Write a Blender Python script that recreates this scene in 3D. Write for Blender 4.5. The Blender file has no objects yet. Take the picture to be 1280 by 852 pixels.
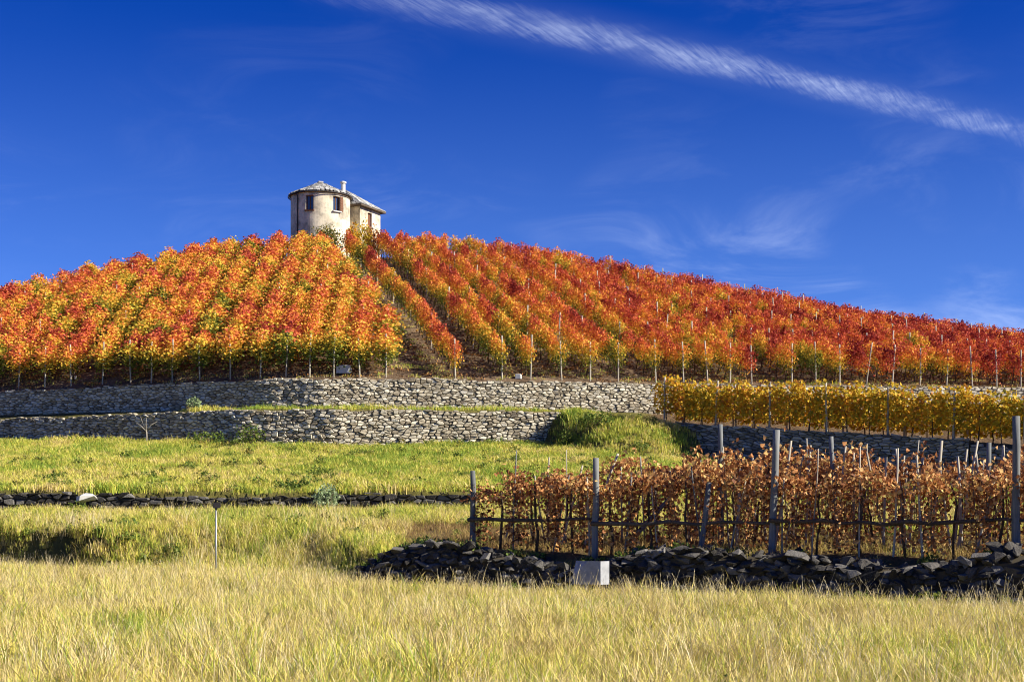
import bpy, bmesh, math, random
import numpy as np
from mathutils import Vector, Matrix, Euler, noise as mnoise

R = math.radians
random.seed(7)
rng = np.random.default_rng(7)
scene = bpy.context.scene
col = scene.collection

# ------------------------------------------------------------------ camera
F = 1758.0                      # focal length in photograph pixels
HZ = 637.0                      # horizon row in the photograph
CAMZ = 1.6
cam = bpy.data.cameras.new('camera')
cam.sensor_width = 36.0
cam.lens = F / 1280.0 * 36.0
cam.shift_y = (HZ - 426.0) / 1280.0
cam.clip_start = 0.1
cam.clip_end = 6000.0
camo = bpy.data.objects.new('camera', cam)
camo.location = (0, 0, CAMZ)
camo.rotation_euler = (R(90), 0, 0)
col.objects.link(camo)
scene.camera = camo

# ------------------------------------------------------------------ light
SUN_AZ = 106.0                  # degrees clockwise from +Y (the view direction)
SUN_EL = 31.0
world = bpy.data.worlds.new('World')
scene.world = world
world.use_nodes = True
scene.view_settings.view_transform = 'Standard'
scene.view_settings.look = 'None'
scene.view_settings.exposure = 1.14
scene.view_settings.gamma = 1.0
try:
    scene.cycles.filter_width = 1.1
except Exception:
    pass


class NT:
    """small helper around a node tree"""
    def __init__(s, tree):
        s.t = tree
        s.n = tree.nodes
        s.l = tree.links

    def new(s, typ, **kw):
        n = s.n.new(typ)
        for k, v in kw.items():
            setattr(n, k, v)
        return n

    def put(s, sock, v):
        if isinstance(v, bpy.types.NodeSocket):
            s.l.new(v, sock)
        else:
            sock.default_value = v

    def math(s, op, a, b=None, c=None, clamp=False):
        n = s.new('ShaderNodeMath', operation=op, use_clamp=clamp)
        s.put(n.inputs[0], a)
        if b is not None:
            s.put(n.inputs[1], b)
        if c is not None:
            s.put(n.inputs[2], c)
        return n.outputs[0]

    def noise(s, vec, scale, detail=3.0, rough=0.55, dist=0.0):
        n = s.new('ShaderNodeTexNoise')
        if vec is not None:
            s.l.new(vec, n.inputs['Vector'])
        n.inputs['Scale'].default_value = scale
        n.inputs['Detail'].default_value = detail
        n.inputs['Roughness'].default_value = rough
        n.inputs['Distortion'].default_value = dist
        return n.outputs['Fac']

    def ramp(s, fac, stops, interp='LINEAR'):
        n = s.new('ShaderNodeValToRGB')
        n.color_ramp.interpolation = interp
        e = n.color_ramp.elements
        while len(e) < len(stops):
            e.new(0.5)
        for q, (p, c) in zip(e, stops):
            q.position = p
            q.color = (c[0], c[1], c[2], 1)
        s.put(n.inputs[0], fac)
        return n.outputs[0]

    def mix(s, fac, a, b, mode='MIX'):
        n = s.new('ShaderNodeMix', data_type='RGBA', blend_type=mode)
        s.put(n.inputs[0], fac)
        for sock, v in ((n.inputs[6], a), (n.inputs[7], b)):
            if isinstance(v, tuple):
                v = (v[0], v[1], v[2], 1)
            s.put(sock, v)
        return n.outputs[2]

    def maprange(s, v, a, b, c=0.0, d=1.0, smooth=False):
        n = s.new('ShaderNodeMapRange')
        if smooth:
            n.interpolation_type = 'SMOOTHSTEP'
        s.put(n.inputs[0], v)
        for i, q in enumerate((a, b, c, d)):
            s.put(n.inputs[i + 1], q)
        return n.outputs[0]

    def mapping(s, vec, loc=(0, 0, 0), rot=(0, 0, 0), sc=(1, 1, 1)):
        n = s.new('ShaderNodeMapping')
        s.l.new(vec, n.inputs[0])
        n.inputs[1].default_value = loc
        n.inputs[2].default_value = rot
        n.inputs[3].default_value = sc
        return n.outputs[0]

    def comb(s, x, y, z=0.0):
        n = s.new('ShaderNodeCombineXYZ')
        for i, v in enumerate((x, y, z)):
            s.put(n.inputs[i], v)
        return n.outputs[0]


def build_world():
    w = NT(world.node_tree)
    w.n.clear()
    out = w.new('ShaderNodeOutputWorld')
    bg = w.new('ShaderNodeBackground')
    bg.inputs[1].default_value = 0.068
    w.l.new(bg.outputs[0], out.inputs[0])
    sky = w.new('ShaderNodeTexSky', sky_type='NISHITA', sun_disc=False)
    sky.sun_elevation = R(SUN_EL)
    sky.sun_rotation = R(SUN_AZ)
    sky.altitude = 2500.0
    sky.air_density = 1.0
    sky.dust_density = 0.3
    sky.ozone_density = 4.0
    # the photograph's polarised deep blue: one even grade over the whole sky
    graded = w.mix(1.0, sky.outputs[0], (0.022, 0.238, 0.82), 'MULTIPLY')
    # high thin clouds live on a layer far above: project the direction on it
    tc = w.new('ShaderNodeTexCoord')
    sep = w.new('ShaderNodeSeparateXYZ')
    w.l.new(tc.outputs['Generated'], sep.inputs[0])
    dz = w.math('MAXIMUM', sep.outputs[2], 0.02)
    u = w.math('DIVIDE', sep.outputs[0], dz)
    v = w.math('DIVIDE', sep.outputs[1], dz)
    uv = w.comb(u, v)
    # contrail: band along a gently curved line on that layer
    vc = w.math('MULTIPLY_ADD', w.math('MULTIPLY', u, u), 0.0587, w.math('MULTIPLY_ADD', u, 0.545, 2.885))
    wob = w.math('MULTIPLY', w.math('SUBTRACT', w.noise(uv, 2.2, 3), 0.5), 0.06)
    e = w.math('ADD', w.math('SUBTRACT', v, vc), wob)
    d = w.math('ABSOLUTE', e)
    # ripples that cross the trail at a slant
    slant = w.comb(w.math('MULTIPLY_ADD', e, -0.75, u), w.math('MULTIPLY', e, 0.35))
    streak = w.noise(w.mapping(slant, sc=(17, 9, 1)), 1.0, 5, 0.72, 1.8)
    fine = w.noise(w.mapping(slant, loc=(5, 2, 0), sc=(38, 34, 1)), 1.0, 5, 0.75, 1.4)
    puff = w.noise(w.mapping(uv, loc=(1.3, 4.1, 0), sc=(3.2, 3.2, 1)), 1.0, 3, 0.6)
    edge = w.math('ADD', w.math('MULTIPLY_ADD', streak, 0.07, -0.08), w.math('MULTIPLY_ADD', puff, 0.14, w.math('MULTIPLY', fine, 0.05)))
    band = w.maprange(d, 0.0, w.math('ADD', edge, 0.07), 1.0, 0.0, True)
    dens = w.math('MULTIPLY', band, w.maprange(w.math('MULTIPLY_ADD', fine, 0.5, w.math('MULTIPLY', streak, 0.5)), 0.36, 0.70, 0.03, 0.44))
    fade = w.math('MULTIPLY', w.maprange(u, -0.45, -0.05, 0.0, 1.0), w.maprange(u, 0.9, 1.6, 1.0, 0.5))
    brk = w.maprange(w.noise(w.mapping(uv, loc=(7, 1, 0), sc=(5, 5, 1)), 1.0, 3, 0.6), 0.34, 0.62, 0.25, 1.12)
    halo = w.math('MULTIPLY', w.maprange(d, 0.0, 0.24, 0.07, 0.0, True), puff)
    contrail = w.math('MULTIPLY', w.math('MULTIPLY_ADD', dens, brk, halo), fade)
    # wisps of cirrus all over the sky, thickening low down
    ang_ = w.math('ARCTAN2', sep.outputs[0], sep.outputs[1])
    sp = w.comb(ang_, sep.outputs[2])
    c1 = w.noise(w.mapping(sp, rot=(0, 0, R(14)), sc=(7.0, 22.0, 1)), 1.0, 6, 0.62, 1.0)
    c2 = w.noise(w.mapping(sp, loc=(2.35, 0.9, 0), sc=(5.5, 9.0, 1)), 1.0, 2)
    low = w.maprange(dz, 0.13, 0.25, 1.0, 0.12)
    low = w.math('MULTIPLY', low, w.maprange(ang_, -0.30, 0.35, 0.35, 1.15))
    cir = w.math('MULTIPLY', w.math('MULTIPLY', w.maprange(c1, 0.42, 0.80, 0.0, 0.50, True), w.maprange(c2, 0.38, 0.60)), low)
    haze = w.math('MULTIPLY', w.math('POWER', w.maprange(dz, 0.0, 0.34, 1.0, 0.0), 1.5), 0.30)
    cl = w.math('MAXIMUM', contrail, cir, clamp=True)
    graded = w.mix(haze, graded, (4.4, 7.6, 11.5))
    final = w.mix(cl, graded, (6.6, 7.5, 9.6))
    w.l.new(final, bg.inputs[0])


build_world()
sun = bpy.data.lights.new('sun', 'SUN')
sun.energy = 5.0
sun.angle = R(0.5)
sun.color = (1.0, 0.93, 0.80)
suno = bpy.data.objects.new('sun', sun)
sd = Vector((math.sin(R(SUN_AZ)) * math.cos(R(SUN_EL)), math.cos(R(SUN_AZ)) * math.cos(R(SUN_EL)), math.sin(R(SUN_EL))))
suno.rotation_euler = sd.to_track_quat('Z', 'Y').to_euler()
suno.location = sd * 200
col.objects.link(suno)


# ------------------------------------------------------------------ helpers
def PX(px, d):                  # photograph column at distance d -> world x
    return (px - 640.0) / F * d


def PZ(py, d):                  # photograph row at distance d -> world z
    return CAMZ + (HZ - py) / F * d


def proj(x, y, z):
    return 640 + F * x / y, HZ - F * (z - CAMZ) / y


def interp(x, pts):
    if x <= pts[0][0]:
        return pts[0][1]
    for (a, b), (c, d) in zip(pts, pts[1:]):
        if x <= c:
            return b + (d - b) * (x - a) / (c - a)
    return pts[-1][1]


def sstep(a, b, x):
    if b <= a:
        return 1.0 if x >= b else 0.0
    t = min(1.0, max(0.0, (x - a) / (b - a)))
    return t * t * (3 - 2 * t)


def nz(x, y, s, seed=0.0):
    return mnoise.noise(Vector((x * s + seed * 7.3, y * s - seed * 3.1, seed)))


def tag(o, label=None, cat=None, group=None, kind=None):
    if label:
        o['label'] = label
    if cat:
        o['category'] = cat
    if group:
        o['group'] = group
    if kind:
        o['kind'] = kind
    return o


def new_obj(name, data, parent=None, loc=(0, 0, 0), rot=None, scale=None):
    o = bpy.data.objects.new(name, data)
    o.location = loc
    if rot is not None:
        o.rotation_euler = rot
    if scale is not None:
        o.scale = scale
    if parent is not None:
        o.parent = parent
    col.objects.link(o)
    return o


def thing(name, label, cat, loc=(0, 0, 0), rz=0.0, group=None):
    o = new_obj(name, None, None, loc, (0, 0, rz))
    o.empty_display_size = 0.2
    return tag(o, label, cat, group)


def mesh_from(name, verts, faces, mats, rnd=None, smooth=False, mat_idx=None):
    me = bpy.data.meshes.new(name)
    me.from_pydata([tuple(v) for v in verts], [], [tuple(f) for f in faces])
    for m in mats:
        me.materials.append(m)
    if rnd is not None:
        a = me.attributes.new('rnd', 'FLOAT', 'FACE')
        a.data.foreach_set('value', np.asarray(rnd, dtype=np.float32))
    if mat_idx is not None:
        me.polygons.foreach_set('material_index', np.asarray(mat_idx, dtype=np.int32))
    if smooth:
        me.polygons.foreach_set('use_smooth', np.ones(len(me.polygons), dtype=bool))
    me.update()
    return me


class MB:
    def __init__(s):
        s.v, s.f, s.r = [], [], []

    def add(s, verts, faces, r=0.5):
        o = len(s.v)
        s.v += [tuple(v) for v in verts]
        s.f += [tuple(i + o for i in f) for f in faces]
        s.r += [r] * len(faces)

    def box(s, c, size, rz=0.0, r=0.5):
        m = Matrix.Rotation(rz, 3, 'Z')
        vs = []
        for sz in (-1, 1):
            for sy in (-1, 1):
                for sx in (-1, 1):
                    vs.append(Vector(c) + m @ Vector((sx * size[0] / 2, sy * size[1] / 2, sz * size[2] / 2)))
        s.add(vs, [(0, 2, 3, 1), (4, 5, 7, 6), (0, 1, 5, 4), (2, 6, 7, 3), (0, 4, 6, 2), (1, 3, 7, 5)], r)

    def tube(s, pts, radii, n=6, r=0.5, cap=True):
        pts = [Vector(p) for p in pts]
        vs, fs = [], []
        for i, p in enumerate(pts):
            t = (pts[min(i + 1, len(pts) - 1)] - pts[max(i - 1, 0)]).normalized()
            a = t.cross(Vector((0.31, 0.95, 0.05))).normalized()
            if a.length < 0.1:
                a = Vector((1, 0, 0))
            b = t.cross(a)
            for k in range(n):
                q = 2 * math.pi * k / n
                vs.append(p + (a * math.cos(q) + b * math.sin(q)) * radii[i])
        for i in range(len(pts) - 1):
            for k in range(n):
                k2 = (k + 1) % n
                fs.append((i * n + k, i * n + k2, (i + 1) * n + k2, (i + 1) * n + k))
        if cap:
            fs.append(tuple(range(n))[::-1])
            fs.append(tuple((len(pts) - 1) * n + k for k in range(n)))
        s.add(vs, fs, r)

    def mesh(s, name, mats, smooth=False):
        return mesh_from(name, s.v, s.f, mats if isinstance(mats, list) else [mats], s.r, smooth)


# ------------------------------------------------------------------ materials
def new_mat(name):
    m = bpy.data.materials.new(name)
    m.use_nodes = True
    m.node_tree.nodes.clear()
    t = NT(m.node_tree)
    out = t.new('ShaderNodeOutputMaterial')
    return m, t, out


def principled(t, out, colr, rough=0.8, spec=0.25, bump=None, bstr=0.3, bdist=0.02):
    p = t.new('ShaderNodeBsdfPrincipled')
    if isinstance(colr, tuple):
        colr = (colr[0], colr[1], colr[2], 1)
    t.put(p.inputs['Base Color'], colr)
    t.put(p.inputs['Roughness'], rough)
    p.inputs['Specular IOR Level'].default_value = spec
    if bump is not None:
        b = t.new('ShaderNodeBump')
        b.inputs['Strength'].default_value = bstr
        b.inputs['Distance'].default_value = bdist
        t.l.new(bump, b.inputs['Height'])
        t.l.new(b.outputs[0], p.inputs['Normal'])
    if out is not None:
        t.l.new(p.outputs[0], out.inputs[0])
    return p


def attr(t, name='rnd'):
    a = t.new('ShaderNodeAttribute')
    a.attribute_name = name
    return a.outputs['Fac']


def leaf_shader(t, out, colr, trans=0.35, rough=0.6):
    p = principled(t, None, colr, rough, 0.2)
    tr = t.new('ShaderNodeBsdfTranslucent')
    t.put(tr.inputs[0], colr)
    mx = t.new('ShaderNodeMixShader')
    mx.inputs[0].default_value = trans
    t.l.new(p.outputs[0], mx.inputs[1])
    t.l.new(tr.outputs[0], mx.inputs[2])
    t.l.new(mx.outputs[0], out.inputs[0])


def mat_vine():
    m, t, out = new_mat('autumn_vine_leaf')
    oi = t.new('ShaderNodeObjectInfo')
    sp = t.new('ShaderNodeSeparateColor')
    t.l.new(oi.outputs['Color'], sp.inputs[0])
    r = attr(t)
    k = t.math('ADD', sp.outputs[0], t.math('MULTIPLY', t.math('SUBTRACT', r, 0.5), 0.40))
    # the young leaves at the top turn red first
    tc = t.new('ShaderNodeTexCoord')
    s3 = t.new('ShaderNodeSeparateXYZ')
    t.l.new(tc.outputs['Object'], s3.inputs[0])
    k = t.math('ADD', k, t.maprange(s3.outputs[2], 0.55, 1.55, -0.32, 0.14))
    c = t.ramp(k, [(0.0, (0.09, 0.12, 0.018)), (0.17, (0.30, 0.27, 0.025)), (0.30, (0.76, 0.51, 0.055)),
                   (0.43, (0.80, 0.37, 0.045)), (0.54, (0.72, 0.22, 0.055)), (0.68, (0.58, 0.11, 0.05)), (0.84, (0.38, 0.05, 0.035)),
                   (1.0, (0.18, 0.012, 0.012))])
    leaf_shader(t, out, c, 0.26)
    return m


def mat_leaf(name, stops, trans=0.35, rough=0.65):
    m, t, out = new_mat(name)
    oi = t.new('ShaderNodeObjectInfo')
    k = t.math('ADD', t.math('MULTIPLY', attr(t), 0.75), t.math('MULTIPLY', oi.outputs['Random'], 0.25))
    leaf_shader(t, out, t.ramp(k, stops), trans, rough)
    return m


def mat_grass(name, dry, green, scale, bias, spread=0.5, patch=1.5):
    m, t, out = new_mat(name)
    oi = t.new('ShaderNodeObjectInfo')
    n1 = t.noise(oi.outputs['Location'], scale, 3, 0.6)
    n2 = t.noise(t.mapping(oi.outputs['Location'], loc=(40, 11, 0)), scale * 0.33, 2)
    k = t.math('ADD', t.math('MULTIPLY', t.math('SUBTRACT', n1, 0.5), patch), t.math('MULTIPLY', t.math('SUBTRACT', n2, 0.5), 1.3))
    k = t.math('ADD', k, bias)
    k = t.math('ADD', k, t.math('MULTIPLY', t.math('SUBTRACT', oi.outputs['Random'], 0.5), spread))
    k = t.math('ADD', k, t.math('MULTIPLY', t.math('SUBTRACT', attr(t), 0.5), spread), clamp=True)
    c = t.ramp(k, [(0.0, tuple(q * 0.72 for q in dry[0])), (0.12, dry[0]), (0.38, dry[1]), (0.64, green[0]), (1.0, green[1])])
    leaf_shader(t, out, c, 0.28, 0.55)
    return m


def mat_stone(name, stops, lichen=0.35, scale=1.0):
    m, t, out = new_mat(name)
    tc = t.new('ShaderNodeTexCoord')
    g = t.new('ShaderNodeNewGeometry')
    P = g.outputs['Position']
    n1 = t.noise(P, 5.0 * scale, 5, 0.65)
    n2 = t.noise(P, 22.0 * scale, 4, 0.6)
    k = t.math('ADD', t.math('MULTIPLY', attr(t), 0.6), t.math('MULTIPLY', n1, 0.45))
    c = t.ramp(k, stops)
    c = t.mix(t.maprange(n2, 0.55, 0.75, 0.0, lichen), c, (0.34, 0.33, 0.26))
    c = t.mix(t.maprange(n2, 0.25, 0.42, 0.5, 0.0), c, (0.06, 0.055, 0.045))
    principled(t, out, c, 0.9, 0.15, t.math('ADD', n1, n2), 0.6, 0.03)
    return m


def mat_wood(name, a, b, blue=0.0):
    m, t, out = new_mat(name)
    tc = t.new('ShaderNodeTexCoord')
    oi = t.new('ShaderNodeObjectInfo')
    v = t.mapping(tc.outputs['Object'], sc=(30, 30, 1.6))
    n = t.noise(v, 1.0, 5, 0.65, 0.6)
    n2 = t.noise(tc.outputs['Object'], 3.0, 3)
    c = t.ramp(t.math('ADD', t.math('MULTIPLY', n, 0.8), t.math('MULTIPLY', oi.outputs['Random'], 0.2)), [(0.25, a), (0.75, b)])
    c = t.mix(t.maprange(n2, 0.52, 0.72, 0.0, 0.5), c, (a[0] * 0.6, a[1] * 0.6, a[2] * 0.55))
    principled(t, out, c, 0.85, 0.2, n, 0.5, 0.01)
    return m


def mat_ground():
    m, t, out = new_mat('meadow_earth')
    g = t.new('ShaderNodeNewGeometry')
    P = g.outputs['Position']
    n1 = t.noise(P, 0.5, 4, 0.6)
    n2 = t.noise(P, 7.0, 5, 0.7)
    c = t.ramp(t.math('ADD', t.math('MULTIPLY', n1, 0.6), t.math('MULTIPLY', n2, 0.4)),
               [(0.3, (0.06, 0.045, 0.02)), (0.5, (0.11, 0.10, 0.025)), (0.68, (0.20, 0.16, 0.055))])
    c = t.mix(attr(t, 'soil'), c, t.ramp(n2, [(0.35, (0.05, 0.034, 0.02)), (0.65, (0.16, 0.10, 0.05))]))
    principled(t, out, c, 0.95, 0.1, n2, 0.8, 0.06)
    return m


def mat_soil():
    m, t, out = new_mat('hill_soil')
    g = t.new('ShaderNodeNewGeometry')
    P = g.outputs['Position']
    n1 = t.noise(P, 0.7, 4, 0.6)
    n2 = t.noise(P, 9.0, 5, 0.75)
    c = t.ramp(t.math('ADD', t.math('MULTIPLY', n1, 0.5), t.math('MULTIPLY', n2, 0.5)),
               [(0.32, (0.045, 0.03, 0.02)), (0.48, (0.11, 0.072, 0.043)), (0.60, (0.20, 0.14, 0.085)), (0.72, (0.26, 0.21, 0.11))])
    principled(t, out, c, 0.95, 0.1, n2, 0.9, 0.08)
    return m


def mat_plaster():
    m, t, out = new_mat('old_plaster')
    g = t.new('ShaderNodeNewGeometry')
    P = g.outputs['Position']
    n1 = t.noise(P, 0.9, 5, 0.65, 0.4)
    n2 = t.noise(P, 5.0, 4, 0.65)
    c = t.ramp(n1, [(0.34, (0.20, 0.175, 0.13)), (0.46, (0.47, 0.41, 0.30)), (0.56, (0.64, 0.56, 0.41))])
    c = t.mix(t.maprange(n2, 0.52, 0.70, 0.0, 0.55), c, (0.27, 0.25, 0.21))
    n3 = t.noise(t.mapping(P, loc=(3, 9, 2)), 0.55, 6, 0.7, 0.6)
    c = t.mix(t.maprange(n3, 0.56, 0.60, 0.0, 0.75), c, t.ramp(n2, [(0.35, (0.13, 0.11, 0.085)), (0.65, (0.34, 0.30, 0.24))]))
    principled(t, out, c, 0.92, 0.15, n2, 0.4, 0.03)
    return m


def mat_plain(name, c, rough=0.7, spec=0.3, metal=0.0, var=0.25, scale=8.0):
    m, t, out = new_mat(name)
    tc = t.new('ShaderNodeTexCoord')
    n = t.noise(tc.outputs['Object'], scale, 4, 0.6)
    cc = t.mix(t.maprange(n, 0.35, 0.7, 0.0, 1.0), c, tuple(q * (1 - var) for q in c))
    p = principled(t, out, cc, rough, spec, n, 0.15, 0.01)
    p.inputs['Metallic'].default_value = metal
    return m


M = {}
M['vine'] = mat_vine()
M['bark'] = mat_wood('vine_bark', (0.045, 0.03, 0.02), (0.11, 0.075, 0.05))
M['post'] = mat_wood('pale_post_wood', (0.24, 0.21, 0.16), (0.50, 0.45, 0.35))
M['grey_post'] = mat_wood('weathered_grey_wood', (0.075, 0.08, 0.08), (0.24, 0.245, 0.235))
M['rail'] = mat_wood('dark_rail_wood', (0.05, 0.035, 0.025), (0.15, 0.11, 0.075))
M['yellow'] = mat_leaf('yellow_vine_leaf', [(0.08, (0.20, 0.20, 0.022)), (0.32, (0.50, 0.37, 0.03)), (0.62, (0.70, 0.45, 0.035)), (0.85, (0.58, 0.25, 0.035)), (1.0, (0.35, 0.12, 0.025))])
M['dry'] = mat_leaf('dry_vine_leaf', [(0.06, (0.07, 0.028, 0.015)), (0.28, (0.26, 0.10, 0.036)), (0.52, (0.50, 0.215, 0.07)), (0.76, (0.72, 0.43, 0.17)), (0.97, (0.60, 0.46, 0.14))], 0.3)
M['shrub'] = mat_leaf('shrub_leaf', [(0.1, (0.05, 0.09, 0.015)), (0.5, (0.13, 0.19, 0.03)), (0.9, (0.28, 0.30, 0.06))])
M['olive'] = mat_leaf('olive_leaf', [(0.1, (0.04, 0.06, 0.012)), (0.5, (0.12, 0.13, 0.025)), (0.9, (0.36, 0.26, 0.04))])
M['sage'] = mat_leaf('pale_shrub_leaf', [(0.1, (0.16, 0.22, 0.10)), (0.5, (0.28, 0.36, 0.18)), (0.9, (0.40, 0.46, 0.26))])
DRY = ((0.72, 0.57, 0.26), (0.70, 0.57, 0.13))
GRN = ((0.55, 0.55, 0.075), (0.21, 0.31, 0.04))
M['grass_front'] = mat_grass('dry_meadow_grass', DRY, GRN, 0.8, 0.41, 0.9, 2.0)
M['straw'] = mat_grass('pale_straw', ((0.74, 0.64, 0.40), (0.70, 0.56, 0.22)), ((0.60, 0.50, 0.15), (0.34, 0.34, 0.06)), 0.6, 0.25, 0.5)
M['brown_grass'] = mat_grass('withered_grass', ((0.30, 0.19, 0.08), (0.42, 0.29, 0.10)), ((0.40, 0.34, 0.08), (0.20, 0.22, 0.04)), 0.7, 0.30, 0.6)
M['grass_mid'] = mat_grass('yellow_green_grass', DRY, GRN, 0.6, 0.54, 0.7, 1.8)
M['grass_up'] = mat_grass('green_meadow_grass', DRY, GRN, 0.5, 0.68, 0.65, 1.8)
M['ground'] = mat_ground()
M['soil'] = mat_soil()
M['stone'] = mat_stone('warm_wall_stone', [(0.2, (0.20, 0.16, 0.11)), (0.45, (0.40, 0.345, 0.25)), (0.65, (0.54, 0.485, 0.37)), (0.9, (0.66, 0.61, 0.50))])
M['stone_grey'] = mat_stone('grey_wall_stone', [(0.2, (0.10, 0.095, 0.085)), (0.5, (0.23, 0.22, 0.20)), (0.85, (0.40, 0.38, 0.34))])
M['rubble'] = mat_stone('dark_schist', [(0.2, (0.022, 0.02, 0.018)), (0.5, (0.055, 0.05, 0.045)), (0.9, (0.17, 0.16, 0.145))], 0.3, 1.6)
M['core'] = mat_plain('joint_earth', (0.075, 0.062, 0.042), 0.95, 0.1)
M['plaster'] = mat_plaster()
M['slate'] = mat_stone('roof_slab_stone', [(0.2, (0.10, 0.10, 0.095)), (0.5, (0.30, 0.29, 0.27)), (0.9, (0.52, 0.51, 0.48))], 0.3, 1.0)
M['frame'] = mat_plain('window_wood', (0.16, 0.065, 0.03), 0.7)
M['dark_metal'] = mat_plain('rusty_metal', (0.045, 0.04, 0.04), 0.6, 0.4, 0.3)
M['white'] = mat_plain('white_sheet_metal', (0.33, 0.34, 0.355), 0.6, 0.3, 0.0, 0.4, 5.0)
M['concrete'] = mat_plain('pale_concrete', (0.55, 0.54, 0.51), 0.9, 0.2, 0.0, 0.2)
M['pole'] = mat_plain('galvanised_pole', (0.38, 0.39, 0.38), 0.5, 0.5, 0.6)
M['chimney'] = mat_plain('chimney_cement', (0.58, 0.56, 0.52), 0.9, 0.2)
M['deadwood'] = mat_plain('bleached_wood', (0.34, 0.30, 0.24), 0.9, 0.2)
mg, tg, og = new_mat('window_glass')
pg = principled(tg, og, (0.03, 0.05, 0.09), 0.06, 0.8)
M['glass'] = mg

# ------------------------------------------------------------------ terrain
W2 = [(PX(p, d), d) for p, d in ((-500, 80), (0, 67), (330, 61), (400, 60.5), (640, 61.5), (840, 63), (1060, 64), (1280, 65), (1700, 67), (2200, 70))]
W1 = [(PX(p, d), d) for p, d in ((-500, 78), (0, 65), (300, 59.3), (420, 58.8), (640, 60.0), (700, 60.3))]
YW = [(6.0, 56.6), (15.6, 48.0), (17.0, 46.9), (30.0, 38.0), (60, 30)]
YWZ = [(6.0, 5.1), (15.6, 3.97), (17.0, 3.75), (30, 3.4)]
LOWY = 40.7
FW = [(-3.3, 28.7), (8.3, 22.9), (16.0, 19.0)]
FE = [(-60, 44), (-20, 39.2), (-14, 36.3), (-9.6, 33.9), (-6, 31.4), (-3.3, 29.0), (8.3, 23.2), (16, 19.3), (60, 5)]
FH = [(-14, 1.05), (-9, 1.0), (-3.3, 0.72), (8.3, 0.72), (30, 0.8)]
FWD = [(-9.8, 0.45), (-7.6, 3.4), (-4.6, 5.0), (-3.2, 1.2), (-2.4, 0.45)]
HB = 7.2
CREST = []
for p, y, d in ((-700, 520, 79.2), (-300, 440, 79.9), (0, 362, 80.7), (150, 329, 82.3), (300, 301, 84.6), (400, 295, 86.2), (480, 291, 87.0), (600, 298, 87.3),
                (700, 315, 87.3), (800, 335, 87.0), (900, 355, 86.6), (1000, 375, 86.2), (1100, 392, 85.4), (1200, 408, 84.6), (1280, 418, 83.8), (1700, 500, 82.3), (2200, 590, 80.7)):
    CREST.append((PX(p, d), d, PZ(y, d) - 1.42))
CY = [(a, b) for a, b, c in CREST]
CZ = [(a, c) for a, b, c in CREST]


def low_step(x):
    return 0.5 * (1 - sstep(-1.4, 1.5, x))


def meadow(x, y):
    e = interp(x, FE)
    h = interp(x, FH)
    wd = interp(x, FWD)
    s = sstep(e - 0.1, e - 0.1 + wd, y)
    up = h + (1.6 - h) * min(1, max(0, (y - e) / (LOWY - e)))
    z = s * up
    k = low_step(x)
    if y > LOWY - 0.06:
        st = 0.5 if k > 0.49 else (k + (0.5 - k) * sstep(LOWY, LOWY + 4, y))
        z = 1.6 + st + (y - LOWY) * (4.22 - 2.1) / (58.6 - LOWY)
    z -= 0.8 * sstep(5.0, 12.0, x) * sstep(41.5, 50.0, y)
    b = 0.10 * nz(x, y, 0.35, 1) + 0.05 * nz(x, y, 1.1, 2)
    return z + b


def upper_edge(x):
    return interp(x, [(W1[0][0], W1[0][1])] + W1[1:] + [YW[0]] + YW[1:])


def ledge(x, y):
    w2 = interp(x, W2)
    e = upper_edge(x)
    t = min(1, max(0, (y - e) / (w2 - e)))
    a = 5.8 + 0.2 * t
    b0 = interp(x, YWZ)
    b = b0 + (5.9 - b0) * sstep(0.7, 1.0, t)
    s = sstep(1.5, 7.0, x)
    return a * (1 - s) + b * s


def hill(x, y):
    yb = interp(x, W2)
    yc = sum(interp(x + q, CY) for q in (-3, -1.5, 0, 1.5, 3)) / 5
    zc = sum(interp(x + q, CZ) for q in (-3, -1.5, 0, 1.5, 3)) / 5
    yc = max(yc, yb + 12.0)
    t = (y - yb) / (yc - yb)
    if t <= 1:
        t = max(0, t)
        z = HB + (zc - HB) * t * (1.10 - 0.10 * t)
    else:
        u = min(y - yc, 40.0)
        z = zc - 0.02 * u - 0.006 * u * u
        if y - yc > 40:
            z -= 0.03 * min(300, y - yc - 40)
    return z + (0.10 * nz(x, y, 0.3, 3) if t > 0.02 else 0)


def ground(x, y):
    if y >= interp(x, W2):
        return hill(x, y)
    m = meadow(x, y)
    e = upper_edge(x)
    w = interp(x, [(1.5, 0.0), (3.4, 5.2), (5.4, 5.0), (7.6, 0.0)])
    s = sstep(e + 0.05 - w, e + 0.30, y)
    if s <= 0:
        return m
    L = ledge(x, y) + 0.06 * nz(x, y, 0.9, 5)
    return m * (1 - s) + L * s


def axis(segs):
    out = []
    for a, b, st in segs:
        n = max(1, int(round((b - a) / st)))
        out += [a + (b - a) * i / n for i in range(n)]
    return out + [segs[-1][1]]


def grid(name, xs, rows, zf, mat, soil=None):
    """rows: list of functions y(x)"""
    vs, fs = [], []
    nx = len(xs)
    for yf in rows:
        for x in xs:
            y = yf(x)
            vs.append((x, y, zf(x, y)))
    for j in range(len(rows) - 1):
        for i in range(nx - 1):
            fs.append((j * nx + i, j * nx + i + 1, (j + 1) * nx + i + 1, (j + 1) * nx + i))
    me = mesh_from(name, vs, fs, [mat], None, True)
    if soil:
        a = me.attributes.new('soil', 'FLOAT', 'POINT')
        a.data.foreach_set('value', np.array([soil(v[0], v[1]) for v in vs], dtype=np.float32))
    return new_obj(name, me)


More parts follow.
